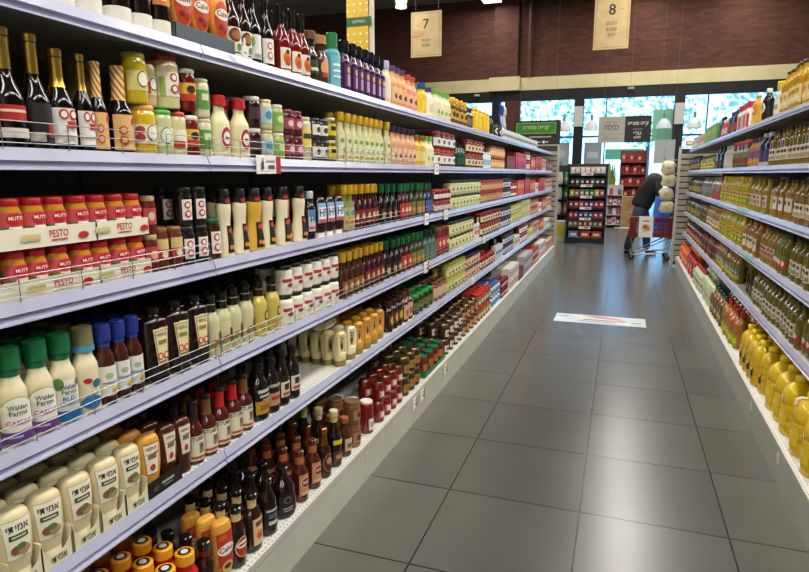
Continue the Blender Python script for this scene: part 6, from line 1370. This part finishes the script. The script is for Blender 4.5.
for sx in (x0+.05, x1-.06):
    for sy in (-.20, .20):
        mb = MB(); mb.lathe([(0, -.014), (.05, -.014), (.055, -.008), (.055, .008), (.05, .014), (0, .014)], 'p#2a2a2c', 14)
        for k in range(len(mb.v)): x, y, z = mb.v[k]; mb.v[k] = (x, z, y)
        o = mb.build('wheel', T); o.location = (sx, sy, .056)
        mb = MB(); mb.box(-.012, -.02, .0, .012, -.016, .06, 'chrome'); mb.box(-.012, .016, .0, .012, .02, .06, 'chrome'); mb.box(-.012, -.02, .058, .012, .02, .064, 'chrome'); f_ = mb.build('caster_fork', o)
# blue bag carried in the trolley
r0 = tag(empty('shopping_bag', (.70, 11.72, .452)), 'bright blue shopping bag standing in the trolley', 'bag')
mb = MB(); b = 0
for z, w, d in ((0, .10, .09), (.02, .12, .11), (.3, .135, .12), (.58, .12, .07), (.66, .115, .05)):
    mb.v += [(-w, -d, z), (w, -d, z), (w, d, z), (-w, d, z)]
for k in range(4):
    for q in range(4): mb.face([k*4+q, k*4+(q+1) % 4, k*4+4+(q+1) % 4, k*4+4+q], 'p#1c56b4')
mb.face([3, 2, 1, 0], 'p#1c56b4'); mb.face([16, 17, 18, 19], 'p#174a9c'); mb.build('bag_body', r0)
mb = MB(); mb.tube([(-.06, -.04, .64), (-.05, -.03, .74), (.05, -.03, .74), (.06, -.04, .64)], .006, 'p#174a9c', 5); mb.build('handle', r0)

# ------------------------------------------------------------------ the shopper, bent over the trolley
def skin_body(name, J, E, key, parent=None, root=0, sub=2):
    me = bpy.data.meshes.new(name); me.from_pydata([j[0] for j in J], E, []); me.update()
    o = bpy.data.objects.new(name, me); COL.objects.link(o); o.parent = parent
    m1 = o.modifiers.new('skin', 'SKIN'); m1.use_smooth_shade = True
    lay = me.skin_vertices[0].data if me.skin_vertices else None
    if lay is None:
        bm = bmesh.new(); bm.from_mesh(me); bm.verts.layers.skin.verify(); bm.to_mesh(me); bm.free(); lay = me.skin_vertices[0].data
    for i, j in enumerate(J):
        r = j[1]; lay[i].radius = r if isinstance(r, tuple) else (r, r); lay[i].use_root = (i == root)
    s = o.modifiers.new('smooth', 'SUBSURF'); s.levels = sub; s.render_levels = sub
    dg = bpy.context.evaluated_depsgraph_get(); bpy.context.view_layer.update()
    nm = bpy.data.meshes.new_from_object(o.evaluated_get(bpy.context.evaluated_depsgraph_get()))
    o.modifiers.clear(); o.data = nm; nm.materials.clear(); nm.materials.append(mat(key))
    for p in nm.polygons: p.use_smooth = True; p.material_index = 0
    return o
PX, PY = .36, 12.25
P = tag(empty('person', (PX, PY, 0)), 'person in black jacket and jeans bending over the trolley', 'person')
# one continuous body: pelvis, spine leaning to +x, neck, head, arms, legs
J = [((0, 0, .92), (.10, .085)), ((.07, 0, 1.08), (.10, .085)), ((.17, 0, 1.26), (.11, .09)), ((.27, 0, 1.40), (.085, .07)), ((.36, -.005, 1.47), .05), ((.42, -.01, 1.505), (.085, .078)), ((.475, -.01, 1.545), (.095, .085)), ((.52, -.01, 1.60), .07),
     ((.25, -.17, 1.35), .045), ((.30, -.24, 1.13), .040), ((.40, -.16, .93), .034), ((.43, -.13, .86), .030),
     ((.25, .17, 1.35), .045), ((.32, .23, 1.13), .040), ((.44, .14, .96), .034), ((.48, .11, .89), .030),
     ((-.02, -.09, .84), .07), ((-.09, -.11, .50), .048), ((-.21, -.11, .11), .034), ((-.20, -.11, .06), .034),
     ((.06, .09, .84), .07), ((.14, .11, .49), .048), ((.16, .11, .11), .034), ((.17, .11, .06), .034)]
E_ = [(0, 1), (1, 2), (2, 3), (3, 4), (4, 5), (5, 6), (6, 7), (3, 8), (8, 9), (9, 10), (10, 11), (3, 12), (12, 13), (13, 14), (14, 15), (0, 16), (16, 17), (17, 18), (18, 19), (0, 20), (20, 21), (21, 22), (22, 23)]
body = skin_body('body', J, E_, 'skin', P)
# jacket: same chain, wider, from the hips up to the collar and out to the wrists
JJ = [((-.03, 0, .85), (.20, .19)), ((.02, 0, .96), (.215, .20)), ((.08, 0, 1.10), (.215, .20)), ((.17, 0, 1.27), (.235, .205)), ((.26, 0, 1.40), (.20, .18)), ((.35, -.002, 1.465), .092),
      ((.25, -.20, 1.36), .095), ((.30, -.245, 1.13), .078), ((.39, -.170, .945), .056), ((.25, .20, 1.36), .095), ((.32, .235, 1.13), .078), ((.43, .150, .975), .056)]
skin_body('jacket', JJ, [(0, 1), (1, 2), (2, 3), (3, 4), (4, 5), (3, 6), (6, 7), (7, 8), (3, 9), (9, 10), (10, 11)], 'jacket', P)
TJ = [((.01, 0, .96), (.165, .140)), ((-.01, 0, .87), (.165, .140)), ((-.03, -.09, .76), .118), ((-.09, -.11, .50), .09), ((-.205, -.11, .075), .07), ((.06, .09, .76), .118), ((.14, .11, .49), .086), ((.165, .11, .075), .068)]
skin_body('jeans', TJ, [(0, 1), (1, 2), (2, 3), (3, 4), (1, 5), (5, 6), (6, 7)], 'denim', P)
for (fx, fy) in ((-.22, -.11), (.16, .11)):
    skin_body('shoe', [((fx-.03, fy, .05), .045), ((fx+.05, fy, .045), .043), ((fx+.13, fy-.01, .036), .036), ((fx+.19, fy-.015, .032), .028)], [(0, 1), (1, 2), (2, 3)], 'jacket', P)
skin_body('hair', [((.40, -.005, 1.54), .068), ((.45, -.01, 1.59), .088), ((.495, -.01, 1.64), .074)], [(0, 1), (1, 2)], 'hair', P)
# face: eyes, nose, mouth, ears on the lowered head (looking down and to +x)
mb = MB()
fd = Vector((.72, 0, -.69)); up = Vector((.69, 0, .72)); hc = Vector((.47, -.01, 1.542))
mb.tube([hc+fd*.075+up*.02, hc+fd*.108-up*.02, hc+fd*.085-up*.03], .013, 'skin', 6); mb.build('nose', P)
for s in (-1, 1):
    mb = MB(); mb.lathe([(0, -.011), (.009, -.006), (.011, 0), (.009, .006), (0, .011)], '#f0ece6', 8); o = mb.build('eye', P); o.location = hc+fd*.082+up*.022+Vector((0, s*.032, 0))
    mb = MB(); mb.lathe([(0, -.028), (.012, -.02), (.014, 0), (.016, .02), (0, .03)], 'skin', 8); o = mb.build('ear', P); o.location = hc+Vector((-.005, s*.088, 0)); o.rotation_euler = (0, .7, 0)
mb = MB(); mb.tube([hc+fd*.083-up*.052+Vector((0, -.024, 0)), hc+fd*.090-up*.052, hc+fd*.083-up*.052+Vector((0, .024, 0))], .006, '#9a5a50', 6); mb.build('mouth', P)
# hands: palm and five fingers each, curled over the trolley edge
for (hx, hy, hz, s, thumb) in ((.44, -.12, .845, 1, 1), (.49, .10, .875, -1, -1)):
    Jh = [((hx-.012, hy, hz+.03), .026), ((hx+.02, hy, hz-.02), (.036, .017))]; Eh = [(0, 1)]
    for q, ln in enumerate((.030, .035, .033, .026)):
        oy = (-.027+.018*q); b = len(Jh)
        Jh += [((hx+.035, hy+oy, hz-.035), .0095), ((hx+.052, hy+oy, hz-.035-ln*.8), .009), ((hx+.045, hy+oy, hz-.045-ln*1.6), .0075)]; Eh += [(1, b), (b, b+1), (b+1, b+2)]
    b = len(Jh); Jh += [((hx+.0, hy-.034*thumb, hz-.005), .011), ((hx-.004, hy-.052*thumb, hz-.035), .0095), ((hx+.004, hy-.056*thumb, hz-.06), .008)]; Eh += [(1, b), (b, b+1), (b+1, b+2)]
    skin_body('hand', Jh, Eh, 'skin', P, 0, 1)

# ------------------------------------------------------------------ sky, camera, view
wd = bpy.data.worlds.new('daylight'); SC.world = wd; wd.use_nodes = True; nt = wd.node_tree
bg = nt.nodes['Background']
tc = nt.nodes.new('ShaderNodeTexCoord'); sp = nt.nodes.new('ShaderNodeSeparateXYZ'); rp = nt.nodes.new('ShaderNodeValToRGB')
nt.links.new(tc.outputs['Generated'], sp.inputs[0]); nt.links.new(sp.outputs[2], rp.inputs[0]); nt.links.new(rp.outputs[0], bg.inputs['Color'])
rp.color_ramp.elements[0].color = (.28, .60, 1, 1); rp.color_ramp.elements[0].position = .03
rp.color_ramp.elements[1].color = (.18, .45, 1, 1); rp.color_ramp.elements[1].position = .40
bg.inputs['Strength'].default_value = SKY
cam = bpy.data.cameras.new('camera'); co = bpy.data.objects.new('camera', cam); COL.objects.link(co)
cam.sensor_width = 36; cam.lens = 36*607/809; cam.clip_start = .05; cam.clip_end = 200
co.location = (0, 0, 1.5); co.rotation_mode = 'XYZ'
co.rotation_euler = (radians(90-10.454), 0, radians(CAMYAW))
SC.camera = co
SC.view_settings.view_transform = 'Standard'; SC.view_settings.look = 'None'; SC.view_settings.gamma = 1
SC.view_settings.use_curve_mapping = False
SC.view_settings.exposure = EXPO
SC.cycles.max_bounces = 7; SC.cycles.diffuse_bounces = 4; SC.cycles.glossy_bounces = 3; SC.cycles.transmission_bounces = 5; SC.cycles.transparent_max_bounces = 6
SC.cycles.sample_clamp_indirect = 6; SC.cycles.caustics_reflective = False; SC.cycles.caustics_refractive = False
SC.cycles.use_denoising = True
